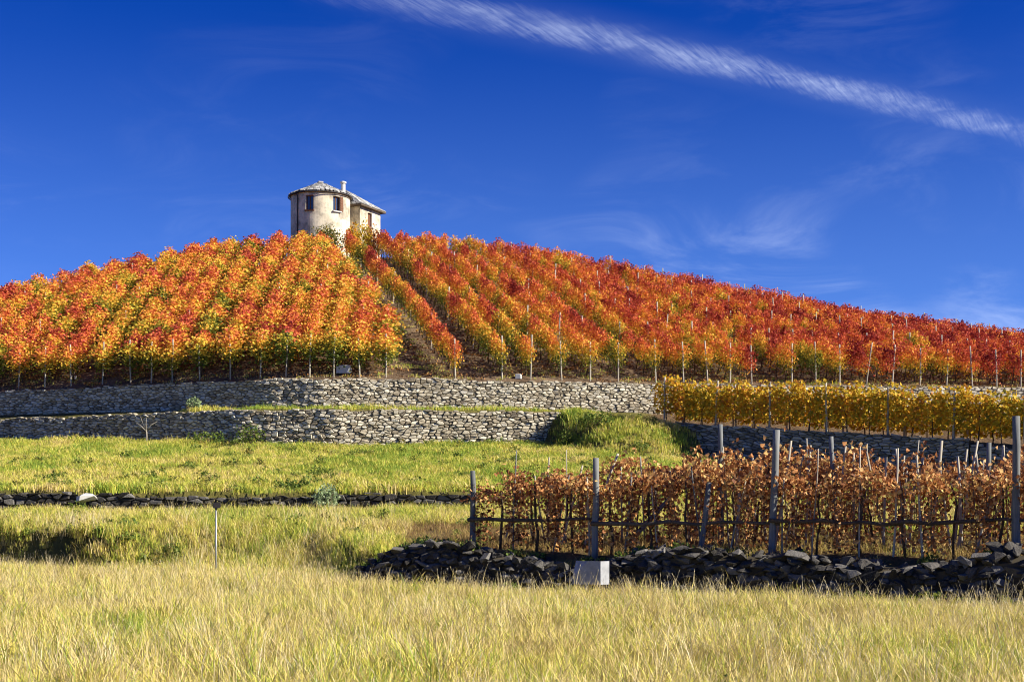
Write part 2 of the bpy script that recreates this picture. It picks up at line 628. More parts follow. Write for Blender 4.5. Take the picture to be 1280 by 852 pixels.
XS = axis([(-600, -60, 60), (-60, -28, 2.0), (-28, 28, 0.45), (28, 70, 2.0), (70, 600, 60)])
ys = axis([(-60, 8, 6), (8, 18, 0.8), (18, 40, 0.35), (40, LOWY - 0.08, 0.3)]) + [LOWY - 0.04, 41.2, 42.0]
rows = [(lambda x, y=y: y) for y in ys]
# from there the rows follow the terrace edge and then the upper wall
for k in range(1, 41):
    rows.append(lambda x, k=k: 42.0 + (max(44.0, upper_edge(x)) + 0.04 - 42.0) * k / 40)
for k in range(0, 16):
    rows.append(lambda x, k=k: max(44.0, upper_edge(x)) + 0.32 + (interp(x, W2) - 0.34 - max(44.0, upper_edge(x))) * k / 15)
tag(grid('meadow', XS, rows, lambda x, y: ground(x, min(y, interp(x, W2) - 0.02)), M['ground'],
         lambda x, y: 1.0 if (x > 6.2 and y > upper_edge(x)) else (0.8 if (x > -2.5 and interp(x, FE) + 0.2 < y < interp(x, FE) + 6) else 0.0)), kind='structure')
XH = axis([(-1500, -150, 150), (-150, -60, 10), (-60, 60, 1.2), (60, 150, 10), (150, 1500, 150)])
rows = []
for k in range(0, 61):
    rows.append(lambda x, k=k: interp(x, W2) + 45.0 * k / 60)
for e in (52, 62, 75, 90, 120, 180, 300, 600, 1200, 2500):
    rows.append(lambda x, e=e: interp(x, W2) + e)
tag(grid('hill', XH, rows, hill, M['soil']), kind='structure')


# ------------------------------------------------------------------ leaves
def leaf_cloud(c, L, W, droop=0.0, fold=0.25, rs=rng, up_bias=0.0):
    """kite-shaped folded leaves round the centres c; returns verts, faces"""
    n = len(c)
    u = rs.normal(size=(n, 3))
    u[:, 2] -= droop
    u /= np.linalg.norm(u, axis=1)[:, None]
    q = rs.normal(size=(n, 3))
    q[:, 2] += up_bias
    v = np.cross(u, q)
    v /= np.linalg.norm(v, axis=1)[:, None] + 1e-9
    w = np.cross(u, v)
    s = rs.uniform(0.65, 1.3, size=(n, 1))
    a = c - u * L * 0.35 * s
    b = c + u * L * 0.65 * s
    f = fold * W * rs.uniform(-1, 1, size=(n, 1)) * 2
    s1 = c + v * W * s + w * f
    s2 = c - v * W * s + w * f
    V = np.stack([a, s1, b, s2], axis=1).reshape(-1, 3)
    i = np.arange(n) * 4
    Fa = np.concatenate([np.stack([i, i + 1, i + 2], 1), np.stack([i, i + 2, i + 3], 1)])
    return V, Fa


def foliage_mesh(name, c, L, W, mat, droop=0.3, trunk=None, bark=None, **kw):
    V, Fa = leaf_cloud(c, L, W, droop, **kw)
    n = len(c)
    r = rng.uniform(0, 1, n)
    rr = np.concatenate([r, r])
    verts = V.tolist()
    faces = Fa.tolist()
    idx = [0] * len(faces)
    rl = rr.tolist()
    if trunk:
        o = len(verts)
        verts += trunk.v
        faces += [tuple(i + o for i in f) for f in trunk.f]
        idx += [1] * len(trunk.f)
        rl += trunk.r
    return mesh_from(name, verts, faces, [mat] + ([bark] if trunk else []), rl, False, idx)


def trunk_mb(h, r0, wob, rs, n=5, lean=0.0):
    mb = MB()
    pts, rad = [], []
    x = y = 0.0
    for k in range(5):
        pts.append((x + lean * k / 4, y, h * k / 4 - (0.08 if k == 0 else 0)))
        rad.append(r0 * (1.15 - 0.12 * k))
        x += rs.uniform(-wob, wob)
        y += rs.uniform(-wob, wob)
    mb.tube(pts, rad, n)
    return mb


def hill_vine(i, n=620):
    x = rng.uniform(-0.5, 0.5, n)
    z = 0.58 + 0.98 * rng.beta(1.5, 1.3, n)
    wdt = 0.08 + 0.12 * np.sin(np.clip((z - 0.45) / 1.35, 0, 1) * math.pi)
    y = rng.normal(size=n) * wdt
    # tendrils and shoots that stick out
    k = int(n * 0.10)
    sx = rng.uniform(-0.48, 0.48, 6)
    j = rng.integers(0, 6, k)
    z[:k] = 1.38 + rng.uniform(0, 0.38, k)
    x[:k] = sx[j] + rng.normal(size=k) * 0.05
    y[:k] = rng.normal(size=k) * 0.08
    k2 = int(n * 0.06)
    z[-k2:] = rng.uniform(0.3, 0.7, k2)
    return foliage_mesh('vine_leaves_%d' % i, np.stack([x, y, z], 1), 0.092, 0.043, M['vine'], 0.5)


VINES = [hill_vine(i) for i in range(26)]
HTRUNK = [trunk_mb(1.0, 0.032, 0.05, random).mesh('trunk_mesh', M['bark'], True) for _ in range(8)]


def post_mesh(h, r, n=7, wob=0.012, mat='post', below=0.25, taper=0.85, segs=5):
    mb = MB()
    pts, rad = [], []
    x = y = 0.0
    for k in range(segs + 1):
        f = k / segs
        pts.append((x, y, -below + (h + below) * f))
        rad.append(r * (1 - (1 - taper) * f) * random.uniform(0.94, 1.06))
        x += random.uniform(-wob, wob)
        y += random.uniform(-wob, wob)
    mb.tube(pts, rad, n)
    return mb.mesh('post_mesh', M[mat], True)


HPOSTS = [post_mesh(random.uniform(1.7, 2.0), 0.036, 6) for _ in range(8)]

# the bare path up the hill
PBX, PBY = -3.75, 61.3
PDX = -0.305


def path_x(y):
    return PBX + PDX * (y - PBY)


def colour_left(x, y):
    k = 0.355 + 0.40 * nz(x, y, 0.42, 11) + 0.16 * nz(x, y, 1.2, 12) + random.gauss(0, 0.13)
    return k


def colour_right(x, y):
    yb = interp(x, W2)
    up = min(1, max(0, (y - yb) / 10.0))
    right = sstep(-5, 25, x)
    k = 0.33 + 0.12 * up + 0.22 * right + 0.38 * nz(x, y, 0.36, 15) + 0.16 * nz(x, y, 1.1, 16) + random.gauss(0, 0.12)
    return k


def vine_row(bx, dxdy, label, group, colour, ymax_fn, yoff=0.9, fat=1.0):
    by = interp(bx, W2) + yoff
    az = math.atan2(1.0, dxdy)                       # heading of the row from +X
    ln = math.hypot(1.0, dxdy)
    bz = ground(bx, by)
    items = []
    s = 0.0
    y = by
    while True:
        x = bx + dxdy * (y - by)
        if y > ymax_fn(x, y):
            break
        items.append((x, y))
        y += 0.8 / ln
    vis = []
    for (x, y) in items:
        px, py = proj(x, y, ground(x, y) + 1.2)
        if -170 < px < 1450:
            vis.append((x, y))
    if len(vis) < 2:
        return None
    root = thing('vine_row', label, 'vine row', (vis[0][0], vis[0][1], ground(*vis[0])), 0.0, group)
    rx, ry, rz = root.location
    for i, (x, y) in enumerate(vis):
        if i > 0 and random.random() < 0.035:
            continue                                  # a missing vine
        g0 = ground(x - dxdy * 0.4, y - 0.4)
        g1 = ground(x + dxdy * 0.4, y + 0.4)
        sl = math.atan2(g1 - g0, 0.8 * ln)
        o = bpy.data.objects.new('grapevine', random.choice(HTRUNK))
        o.parent = root
        flip = random.random() < 0.5
        o.rotation_euler = (0, sl if flip else -sl, az + (math.pi if flip else 0) + random.uniform(-0.08, 0.08))
        lx = x + random.uniform(-0.06, 0.06)
        o.location = (lx - rx, y - ry, ground(lx, y) - 0.03 - rz)
        hs = random.uniform(0.93, 1.08)
        o.scale = (random.uniform(0.95, 1.15), random.uniform(0.85, 1.2) * fat, hs * (1 + 0.12 * (fat - 1)))
        col.objects.link(o)
        lf = bpy.data.objects.new('leaves', random.choice(VINES))
        lf.parent = o
        lf['kind'] = 'stuff'
        lf.color = (min(1, max(0, colour(x, y))), 0.5, 0.5, 1)
        col.objects.link(lf)
    y = vis[0][1] - 0.55
    k = 0
    while y < vis[-1][1]:
        x = bx + dxdy * (y - by)
        p = bpy.data.objects.new('post', random.choice(HPOSTS))
        p.parent = root
        p.location = (x - rx, y - ry, ground(x, y) - rz)
        p.rotation_euler = (random.gauss(0, 0.035), random.gauss(0, 0.035), random.uniform(0, 6))
        p.scale = (1, 1, random.uniform(0.84, 1.02) if k else 1.0)
        col.objects.link(p)
        y += (4.6 + random.uniform(-0.5, 0.5)) / ln
        k += 1
    return root


def crest_lim(x, y):
    return interp(x, CY) + 2.0


TD = 89.5
TOWER = (PX(400.5, TD), TD)


def clear_tower(x, y):
    return crest_lim(x, y) - (0.8 if abs(x - TOWER[0]) < 4.0 else 0.0)


lx = [514, 482, 450, 418, 388, 358, 325, 288, 250, 216, 190, 164, 129, 90, 57, 24]
lx = [PX(p, 61.5 + max(0, (330 - p)) * 0.0185) for p in lx]
while lx[-1] > -42:
    lx.append(lx[-1] - random.uniform(1.2, 1.5))
ORD = 'first second third fourth fifth sixth seventh eighth ninth tenth eleventh twelfth'.split()


def row_label(i, side, first):
    if i == 0:
        return first, None
    if i < 12:
        return '%s vine row counted from the bare hill path, %s' % (ORD[i], side), 'numbered vine rows, ' + side
    return 'vine row more than twelve rows away from the bare path, %s' % side, 'outer vine rows, ' + side


for i, bx in enumerate(lx):
    la, gr = row_label(i, 'on the tower side', 'short stub of a golden vine row at the foot of the bare hill path')
    vine_row(bx, -0.07, la, gr, colour_left,
             lambda x, y: -1 if (y > 62.5 and x > path_x(y) - 0.35) else clear_tower(x, y), 0.9, 1.5)
rx_ = [565, 623, 658, 697, 733, 768, 815, 850, 880, 908, 935, 985, 1015, 1045, 1078, 1110, 1145, 1178, 1210, 1240, 1270]
rx_ = [PX(p, 61.6 + (p - 500) * 0.005) for p in rx_]
while rx_[-1] < 54:
    rx_.append(rx_[-1] + random.uniform(1.2, 1.45))
for i, bx in enumerate(rx_):
    la, gr = row_label(i, 'on the yellow hedge side', 'long golden vine row bordering the bare hill path over its whole length')
    vine_row(bx, PDX, la, gr, colour_right, clear_tower, 0.9, 0.72)


# ------------------------------------------------------------------ stone walls
def clip_poly(poly, nx, ny, c):
    """keep points with nx*x + ny*y <= c"""
    out = []
    n = len(poly)
    for i in range(n):
        p, q = poly[i], poly[(i + 1) % n]
        dp = nx * p[0] + ny * p[1] - c
        dq = nx * q[0] + ny * q[1] - c
        if dp <= 0:
            out.append(p)
        if (dp < 0 < dq) or (dq < 0 < dp):
            t = dp / (dp - dq)
            out.append((p[0] + (q[0] - p[0]) * t, p[1] + (q[1] - p[1]) * t))
    return out


def stone_cells(length, height_fn, cw, ch, jit=0.5, rnd=random):
    sites = {}
    rowsn = int(max(height_fn(length * k / 20) for k in range(21)) / ch) + 2
    for j in range(-1, rowsn + 1):
        off = rnd.uniform(0, cw)
        n = int(length / cw) + 3
        for i in range(-1, n):
            sites[(i, j)] = ((i + rnd.uniform(-jit, jit)) * cw + off * 0.5 + (j % 2) * cw * 0.5, (j + 0.5 + rnd.uniform(-jit, jit) * 0.8) * ch)
    cells = []
    for (i, j), (sx, sy) in sites.items():
        poly = [(sx - cw * 1.4, sy - ch * 1.4), (sx + cw * 1.4, sy - ch * 1.4), (sx + cw * 1.4, sy + ch * 1.4), (sx - cw * 1.4, sy + ch * 1.4)]
        # distances are measured in cell units so that flat stones stay flat
        for di in (-2, -1, 0, 1, 2):
            for dj in (-2, -1, 0, 1, 2):
                q = sites.get((i + di, j + dj))
                if q is None or (di == 0 and dj == 0):
                    continue
                ax, ay = (q[0] - sx) / cw ** 2, (q[1] - sy) / ch ** 2
                mx, my = (q[0] + sx) / 2, (q[1] + sy) / 2
                poly = clip_poly(poly, ax, ay, ax * mx + ay * my)
                if len(poly) < 3:
                    break
            if len(poly) < 3:
                break
        if len(poly) < 3:
            continue
        poly = clip_poly(poly, -1, 0, 0)
        poly = clip_poly(poly, 1, 0, length)
        poly = clip_poly(poly, 0, -1, 0)
        if len(poly) < 3:
            continue
        h = height_fn(min(length, max(0, sx)))
        poly = clip_poly(poly, 0, 1, h + rnd.uniform(-0.03, 0.04))
        if len(poly) < 3:
            continue
        ar = 0.5 * abs(sum(poly[k][0] * poly[(k + 1) % len(poly)][1] - poly[(k + 1) % len(poly)][0] * poly[k][1] for k in range(len(poly))))
        if ar < 0.10 * cw * ch:
            continue
        cells.append((poly, ar))
    return cells


class Line:
    """a wall's line in plan: distance along it -> point, tangent, outward normal (towards the camera)"""
    def __init__(s, pts):
        s.p = [Vector((a, b, 0)) for a, b in pts]
        s.d = [0.0]
        for a, b in zip(s.p, s.p[1:]):
            s.d.append(s.d[-1] + (b - a).length)
        s.len = s.d[-1]

    def at(s, q):
        q = min(max(q, 0), s.len)
        for i in range(len(s.p) - 1):
            if q <= s.d[i + 1] or i == len(s.p) - 2:
                t = (s.p[i + 1] - s.p[i]).normalized()
                return s.p[i] + t * (q - s.d[i]), t, Vector((t.y, -t.x, 0))


def build_wall(name, label, line, zb, zt, cw, ch, mat, out=0.05, thick=0.45, gap=0.014, seen=lambda x, y: True, maxparts=300):
    ln = Line(line)
    p0 = ln.at(0)[0]
    hf = lambda q: zt(*ln.at(q)[0].xy) - zb(*ln.at(q)[0].xy)
    root = thing(name, label, 'stone wall', (p0.x, p0.y, zb(p0.x, p0.y)))
    org = Vector(root.location)
    # core: the dark earth and small stone behind the face
    vs, fs = [], []
    n = max(2, int(ln.len / 0.8))
    for k in range(n + 1):
        q = ln.len * k / n
        p, t, nn = ln.at(q)
        a = p - nn * 0.015
        b = p - nn * thick
        z0, z1 = zb(p.x, p.y) - 0.3, zt(p.x, p.y) - 0.035
        vs += [(a.x, a.y, z0), (a.x, a.y, z1), (b.x, b.y, z1), (b.x, b.y, z0)]
    for k in range(n):
        for e in range(3):
            fs.append((k * 4 + e, (k + 1) * 4 + e, (k + 1) * 4 + e + 1, k * 4 + e + 1))
    fs += [(0, 1, 2, 3), (n * 4 + 3, n * 4 + 2, n * 4 + 1, n * 4)]
    core = mesh_from('core', [Vector(v) - org for v in vs], fs, [M['core']])
    new_obj('core', core, root)
    cells = stone_cells(ln.len, hf, cw, ch)
    stones = []
    for poly, ar in cells:
        cx = sum(p[0] for p in poly) / len(poly)
        cy = sum(p[1] for p in poly) / len(poly)
        rad = math.sqrt(ar)
        def ins(k, extra=0.0):
            o = []
            for p in poly:
                dx, dy = p[0] - cx, p[1] - cy
                L = math.hypot(dx, dy) + 1e-6
                f = max(0.25, (L - k) / L) * (1 - extra)
                o.append((cx + dx * f, cy + dy * f))
            return o
        g = gap * random.uniform(0.7, 1.7)
        o1 = out * random.uniform(0.15, 1.0)
        tx, ty = random.uniform(-0.22, 0.22), random.uniform(-0.22, 0.22)
        bv = random.uniform(0.015, 0.04)
        rings = [(ins(g), -0.10, 0), (ins(g), o1 - 0.034, 1), (ins(g + bv), o1, 1)]
        vs = []
        m = len(poly)
        for pts, dep, tl in rings:
            for (a, b) in pts:
                P, t, nn = ln.at(a)
                dd = dep + (tl * ((a - cx) * tx + (b - cy) * ty))
                w = P + nn * dd
                # stay on the cell even past a bend
                vs.append(Vector((w.x, w.y, zb(P.x, P.y) + b)))
        fs = []
        for r_ in range(2):
            for k in range(m):
                k2 = (k + 1) % m
                fs.append((r_ * m + k, r_ * m + k2, (r_ + 1) * m + k2, (r_ + 1) * m + k))
        fs.append(tuple(2 * m + k for k in range(m)))
        P = ln.at(cx)[0]
        px, py = proj(P.x, P.y, zb(P.x, P.y) + cy)
        vis = -10 < px < 1290 and seen(px, py)
        stones.append((ar * (F / P.y) ** 2 if vis else -ar, vs, fs, random.random()))
    stones.sort(key=lambda s: -s[0])
    rest = MB()
    for k, (a, vs, fs, r) in enumerate(stones):
        if k < maxparts and a > 0:
            c = sum(vs, Vector()) / len(vs)
            me = mesh_from('stone', [v - c for v in vs], fs, [mat], [r] * len(fs))
            new_obj('stone', me, root, c - org)
        else:
            rest.add([v - org for v in vs], fs, r)
    if rest.v:
        tag(new_obj('small_stones', rest.mesh('small_stones', mat), root), kind='stuff')
    return root


def sub(pts, x0, x1):
    out = [(x0, interp(x0, pts))] + [p for p in pts if x0 < p[0] < x1] + [(x1, interp(x1, pts))]
    return out


build_wall('terrace_wall', 'long upper dry stone terrace wall holding up the vineyard', sub(W2, -29.0, 27.0),
           lambda x, y: interp(x, [(-30, 6.2), (-8, 6.02), (0, 5.95), (9, 5.8), (27, 5.8)]) - 0.06, lambda x, y: HB + 0.04 + 0.08 * nz(x, y, 0.5, 21) + 0.05 * nz(x, y, 2.1, 25), 0.235, 0.12, M['stone'], 0.08, 0.45, 0.012)
build_wall('terrace_wall', 'lower rough stone wall between grassy ledge and green meadow', sub(W1, -26.5, 2.2),
           lambda x, y: meadow(x, y) - 0.12, lambda x, y: 5.80 + 0.10 * nz(x, y, 0.6, 22) + 0.06 * nz(x, y, 2.0, 26), 0.25, 0.125, M['stone'], 0.11, 0.45, 0.014)
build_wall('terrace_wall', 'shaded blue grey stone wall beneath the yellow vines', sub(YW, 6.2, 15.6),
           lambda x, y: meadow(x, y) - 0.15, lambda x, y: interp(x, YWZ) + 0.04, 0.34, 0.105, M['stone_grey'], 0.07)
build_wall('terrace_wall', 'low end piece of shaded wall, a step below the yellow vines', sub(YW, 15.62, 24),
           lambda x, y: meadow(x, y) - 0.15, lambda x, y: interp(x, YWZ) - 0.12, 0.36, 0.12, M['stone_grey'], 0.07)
build_wall('field_wall', 'knee high broken stone wall crossing the meadow grass', [(-22, LOWY - 0.22), (-16, LOWY - 0.2), (-8, LOWY - 0.27), (-1.0, LOWY - 0.2)],
           lambda x, y: 1.42 + 0.08 * nz(x, y, 0.35, 1), lambda x, y: 2.06 + 0.12 * nz(x, y, 0.8, 23) - 0.10 * sstep(0.1, 0.5, nz(x, 3, 0.35, 24)), 0.30, 0.15, M['rubble'], 0.14, 0.3, 0.02)


# ------------------------------------------------------------------ rubble wall in front
def rock_mesh(seed):
    rs = random.Random(seed)
    bm = bmesh.new()
    for _ in range(13):
        v = Vector((rs.gauss(0, 1), rs.gauss(0, 1), rs.gauss(0, 1))).normalized() * rs.uniform(0.8, 1.05)
        v = Vector((max(-0.8, min(0.8, v.x)), max(-0.8, min(0.8, v.y)), max(-0.7, min(0.7, v.z))))
        bm.verts.new(v * 0.62)
    r = bmesh.ops.convex_hull(bm, input=bm.verts)
    bmesh.ops.delete(bm, geom=[g for g in r['geom_interior'] if isinstance(g, bmesh.types.BMVert)], context='VERTS')
    bmesh.ops.recalc_face_normals(bm, faces=bm.faces)
    me = bpy.data.meshes.new('rock')
    bm.to_mesh(me)
    bm.free()
    me.materials.append(M['rubble'])
    a = me.attributes.new('rnd', 'FLOAT', 'FACE')
    a.data.foreach_set('value', np.full(len(me.polygons), rs.random(), dtype=np.float32))
    return me


ROCKS = [rock_mesh(100 + i) for i in range(18)]
fl = Line([(-3.7, 28.95), (8.3, 22.9), (15.0, 19.55)])
prof = [(430, 0.10), (462, 0.45), (490, 0.78), (540, 0.92), (600, 0.80), (650, 0.66), (700, 0.50), (755, 0.52), (785, 0.72), (820, 0.84), (880, 0.82),
        (960, 0.76), (1020, 0.72), (1080, 0.62), (1150, 0.60), (1200, 0.72), (1260, 0.86), (1400, 0.8)]
root = thing('rubble_wall', 'dark tumbled dry stone wall in front of the withered vines', 'stone wall', (-3.3, 28.7, 0))
vs, fs = [], []
n = 60
for k in range(n + 1):
    p, t, nn = fl.at(fl.len * k / n)
    h = interp(proj(p.x, p.y, 0)[0], prof) + 0.06
    for dd, z in ((0.16, -0.3), (0.05, h * 0.8), (-0.15, h * 0.93), (-0.6, h * 0.92), (-0.75, -0.3)):
        w = p + nn * dd
        vs.append((w.x + 3.3, w.y - 28.7, z))
for k in range(n):
    for e in range(4):
        fs.append((k * 5 + e, (k + 1) * 5 + e, (k + 1) * 5 + e + 1, k * 5 + e + 1))
fs += [(0, 1, 2, 3, 4), tuple(n * 5 + e for e in (4, 3, 2, 1, 0))]
new_obj('core', mesh_from('core', vs, fs, [M['core']]), root)


def put_rock(p, size, rz=None, tilt=0.2, name='stone'):
    new_obj(name, random.choice(ROCKS), root, (p[0] + 3.3, p[1] - 28.7, p[2]),
            (random.gauss(0, tilt), random.gauss(0, tilt), random.uniform(0, 6.28) if rz is None else rz), size)


q = 0.1
ang = math.atan2(-5.8, 11.6)
heap = []
while q < fl.len:
    p, t, nn = fl.at(q)
    px = proj(p.x, p.y, 0)[0]
    if px > 1480:
        break
    h = interp(px, prof) + 0.04 * nz(q, 0, 1.5, 51)
    z = 0.02
    while z < h - 0.01:
        sz = random.uniform(0.07, 0.16)
        w = random.uniform(0.13, 0.34) if random.random() < 0.85 else random.uniform(0.4, 0.6)
        batter = 0.22 * (1 - z / max(h, 0.2))
        a = p + nn * (batter - 0.02 + random.uniform(-0.08, 0.08)) + t * random.uniform(-0.1, 0.1)
        if h > 0.3 or random.random() < 0.6:
            heap.append((w * sz, (a.x, a.y, z + sz / 2), (w, random.uniform(0.22, 0.34), sz * 1.25), ang + random.uniform(-0.7, 0.7), 0.2))
        z += sz * 0.8
    for _ in range(2):
        a = p - nn * random.uniform(0.0, 0.55) + t * random.uniform(-0.15, 0.15)
        sz = random.uniform(0.07, 0.15)
        heap.append((0.2 * sz, (a.x, a.y, h + random.uniform(-0.03, 0.04)), (random.uniform(0.14, 0.34), random.uniform(0.14, 0.28), sz), None, 0.3))
    q += random.uniform(0.17, 0.25)
heap.sort(key=lambda r: -r[0])
rest = MB()
for k, (a_, p, sz, rz, tl) in enumerate(heap):
    if k < 290:
        put_rock(p, sz, rz, tl)
    else:
        me = random.choice(ROCKS)
        mt = Matrix.Translation(Vector(p) - Vector((-3.3, 28.7, 0))) @ Euler((random.gauss(0, tl), random.gauss(0, tl), random.uniform(0, 6.28) if rz is None else rz)).to_matrix().to_4x4() @ Matrix.Diagonal((*sz, 1))
        rest.add([mt @ v.co for v in me.vertices], [tuple(f.vertices) for f in me.polygons], random.random())
tag(new_obj('small_stones', rest.mesh('small_stones', M['rubble']), root), kind='stuff')
# bigger pale stones lying on top
for px, dz, s in ((993, 0.06, 0.42), (800, 0.04, 0.36), (1243, 0.12, 0.5), (560, 0.03, 0.34), (1095, 0.05, 0.36), (1268, 0.10, 0.44), (884, 0.05, 0.38)):
    d = 23 + (1280 - px) / 840 * 5.8
    h = interp(px, prof)
    put_rock((PX(px, d + 0.1), d + 0.1, h + dz), (s, s * 0.8, s * 0.55), None, 0.2)

# ------------------------------------------------------------------ folded white sign on the wall
sx, sy = PX(733, 25.35), 25.35
t = thing('sign_board', 'blank white folded metal sign board standing against the dark rubble wall', 'sign', (sx, sy, 0.0))
W_, H_, ZB = 0.54, 0.42, 0.26
ax = Vector((math.cos(R(-25)), math.sin(R(-25)), 0))
bxv = Vector((math.cos(R(40)), math.sin(R(40)), 0))
A0 = -ax * W_ * 0.5
A1 = ax * W_ * 0.5
A2 = A1 + bxv * 0.22


def sheet(poly, th):
    """thin plate with the outline poly (list of 3-D points, counter-clockwise from the front)"""
    mb = MB()
    nrm = (poly[1] - poly[0]).cross(poly[2] - poly[0]).normalized()
    n = len(poly)
    mb.add(list(poly) + [p - nrm * th for p in poly], [tuple(range(n)), tuple(range(2 * n - 1, n - 1, -1))] + [(k, n + k, n + (k + 1) % n, (k + 1) % n) for k in range(n)])
    return mb


Z0, Z1 = Vector((0, 0, ZB)), Vector((0, 0, ZB + H_))
back = Vector((-ax.y, ax.x, 0))
K1 = A0.lerp(A1, 0.55) + Z1                     # top corner leaned back to catch sun, imitating the edge of a diagonal shadow
K2 = A0 + Vector((0, 0, ZB + H_ * 0.30))
new_obj('panel', sheet([A0 + Z0, A1 + Z0, A1 + Z1, K1, K2], 0.012).mesh('panel', M['white']), t)
new_obj('sun_catch_corner', sheet([K2, K1, A0 + Z1 + back * 0.17], 0.010).mesh('sun_catch_corner', M['white']), t)  # added facet, shaped to stand in for the sunlit triangle
new_obj('side_flange', sheet([A1 + ax * 0.004 + Z0, A2 + Z0, A2 + Z1, A1 + ax * 0.004 + Z1], 0.012).mesh('flange', M['white']), t)
mb = MB()
mb.tube([(0.0, 0.06, -0.2), (0.0, 0.06, ZB + H_ * 0.8)], [0.02, 0.02], 8)
new_obj('stake', mb.mesh('stake', M['pole'], True), t)

# ------------------------------------------------------------------ marker pole
d = 31.2
t = thing('marker_pole', 'thin galvanised pole with a small dark plate on top standing in the grass', 'pole', (PX(270, d), d, ground(PX(270, d), d)))
zt = PZ(633, d) - t.location.z
mb = MB()
mb.tube([(0, 0, -0.2), (0, 0, zt)], [0.021, 0.019], 8)
new_obj('shaft', mb.mesh('shaft', M['pole'], True), t)
mb = MB()
mb.box((0.02, -0.03, zt + 0.03), (0.17, 0.02, 0.12))
new_obj('plate', mb.mesh('plate', M['dark_metal']), t)
mb = MB()
mb.tube([(0, 0, zt - 0.06), (0, 0, zt + 0.0)], [0.028, 0.028], 8)
new_obj('clamp', mb.mesh('clamp', M['dark_metal']), t)


# ------------------------------------------------------------------ withered vines on trellis
def dry_vine(i):
    n1, n2 = 290, 310
    x = rng.uniform(-0.6, 0.6, n1)
    z = 1.34 + 0.13 * np.sin(x * rng.uniform(3, 8) + rng.uniform(0, 6)) + rng.normal(size=n1) * rng.uniform(0.08, 0.15)
    y = rng.normal(size=n1) * 0.20
    # hanging strands
    k = 9
    sx_ = rng.uniform(-0.55, 0.55, k)
    sy_ = rng.normal(size=k) * 0.14
    j = rng.integers(0, k, n2)
    x2 = sx_[j] + rng.normal(size=n2) * 0.05
    y2 = sy_[j] + rng.normal(size=n2) * 0.06
    z2 = 0.05 + 1.25 * rng.beta(1.3, 1.1, n2)
    c = np.concatenate([np.stack([x, y, z], 1), np.stack([x2, y2, z2], 1)])
    mb = MB()
    for q in range(k):
        top = 1.25 + random.uniform(-0.1, 0.3)
        mb.tube([(sx_[q] + random.uniform(-0.1, 0.1), sy_[q], top), (sx_[q] + random.uniform(-0.03, 0.03), sy_[q], 0.7), (sx_[q] + random.uniform(-0.06, 0.06), sy_[q], random.uniform(0.1, 0.5))],
                [0.007, 0.006, 0.003], 4)
    return foliage_mesh('dry_vine_%d' % i, c, 0.09, 0.034, M['dry'], 0.7, fold=0.6), mb.mesh('shoots', M['bark'])


DRYV = [dry_vine(i) for i in range(9)]
DTRUNK = [trunk_mb(1.35, random.uniform(0.016, 0.03), 0.09, random, 6, random.uniform(-0.25, 0.25)).mesh('trunk_mesh', M['bark'], True) for _ in range(6)]
GPOST = {}


def grey_post(parent, px, d, ytop, r=0.055, lean=(0, 0), mat='grey_post', name='post', ground_z=None):
    x = PX(px, d)
    gz = ground(x, d) if ground_z is None else ground_z
    h = PZ(ytop, d) - gz
    me = post_mesh(h, r, 8, 0.014, mat, 0.3, 0.8)
    return new_obj(name, me, parent, (x - parent.location.x, d - parent.location.y, gz - parent.location.z), (lean[1], lean[0], 0))


def row_d(px, off):
    """distance of the rubble-wall line, moved back by off metres, at a photograph column"""
    u = (px - 640) / F
    x0, y0, dx, dy = -3.3, 28.7 + off * 1.118, 11.6, -5.8
    tt = (u * y0 - x0) / (dx - u * dy)
    return y0 + dy * tt


def dry_row(label, off, px0, px1, hs, holes=0.0, seed=0):
    d0 = row_d(px0, off)
    x0 = PX(px0, d0)
    x1 = PX(px1, row_d(px1, off))
    root = thing('dry_vine_row', label, 'vine row', (x0, d0, ground(x0, d0)))
    L = (x1 - x0) / math.cos(ang)
    n = int(L / 0.8)
    for k in range(n + 1):
        q = k * 0.8
        x, y = x0 + q * math.cos(ang), d0 + q * math.sin(ang)
        if random.random() < holes:
            continue
        hh = hs * interp(k, [(0, 0.82), (2, 0.98), (5, 1.0)]) * random.uniform(0.86, 1.12)
        z = ground(x, y)
        dm = random.choice(DRYV)
        v = new_obj('grapevine', random.choice(DTRUNK), root, (x - root.location.x, y - root.location.y, z - root.location.z - 0.03),
                    (0, 0, ang + random.choice((0, math.pi)) + random.uniform(-0.1, 0.1)), (random.uniform(0.95, 1.15), random.uniform(0.8, 1.2), hh))
        tag(new_obj('leaves', dm[0], v), kind='stuff')
        tag(new_obj('shoots', dm[1], v), kind='stuff')
    q = 0.3
    while q < L:                                     # thin stakes between the vines
        x, y = x0 + q * math.cos(ang), d0 + q * math.sin(ang) - 0.12
        h = random.uniform(1.2, 1.9) * hs
        me = post_mesh(h, random.uniform(0.013, 0.026), 6, 0.014, random.choice(('post', 'grey_post', 'post')), 0.2, 0.7)
        new_obj('stake', me, root, (x - root.location.x, y - root.location.y, ground(x, y) - root.location.z), (random.gauss(0, 0.06), random.gauss(0, 0.10), 0))
        q += random.uniform(0.45, 1.0)
    return root, x0, d0, L


r1, x0, d0, L1 = dry_row('row of withered brown grapevines tied to grey posts behind the rubble wall', 0.95, 625, 1420, 1.08, 0.0)
for px, yt, r, lean in ((591, 588, 0.068, (0.0, 0)), (745, 572, 0.072, (0.02, 0)), (885, 602, 0.058, (0.11, 0.0)), (967, 537, 0.075, (0.025, 0)), (1270, 520, 0.075, (-0.012, 0))):
    grey_post(r1, px - lean[0] * 90, row_d(px, 0.75), yt, r, lean)
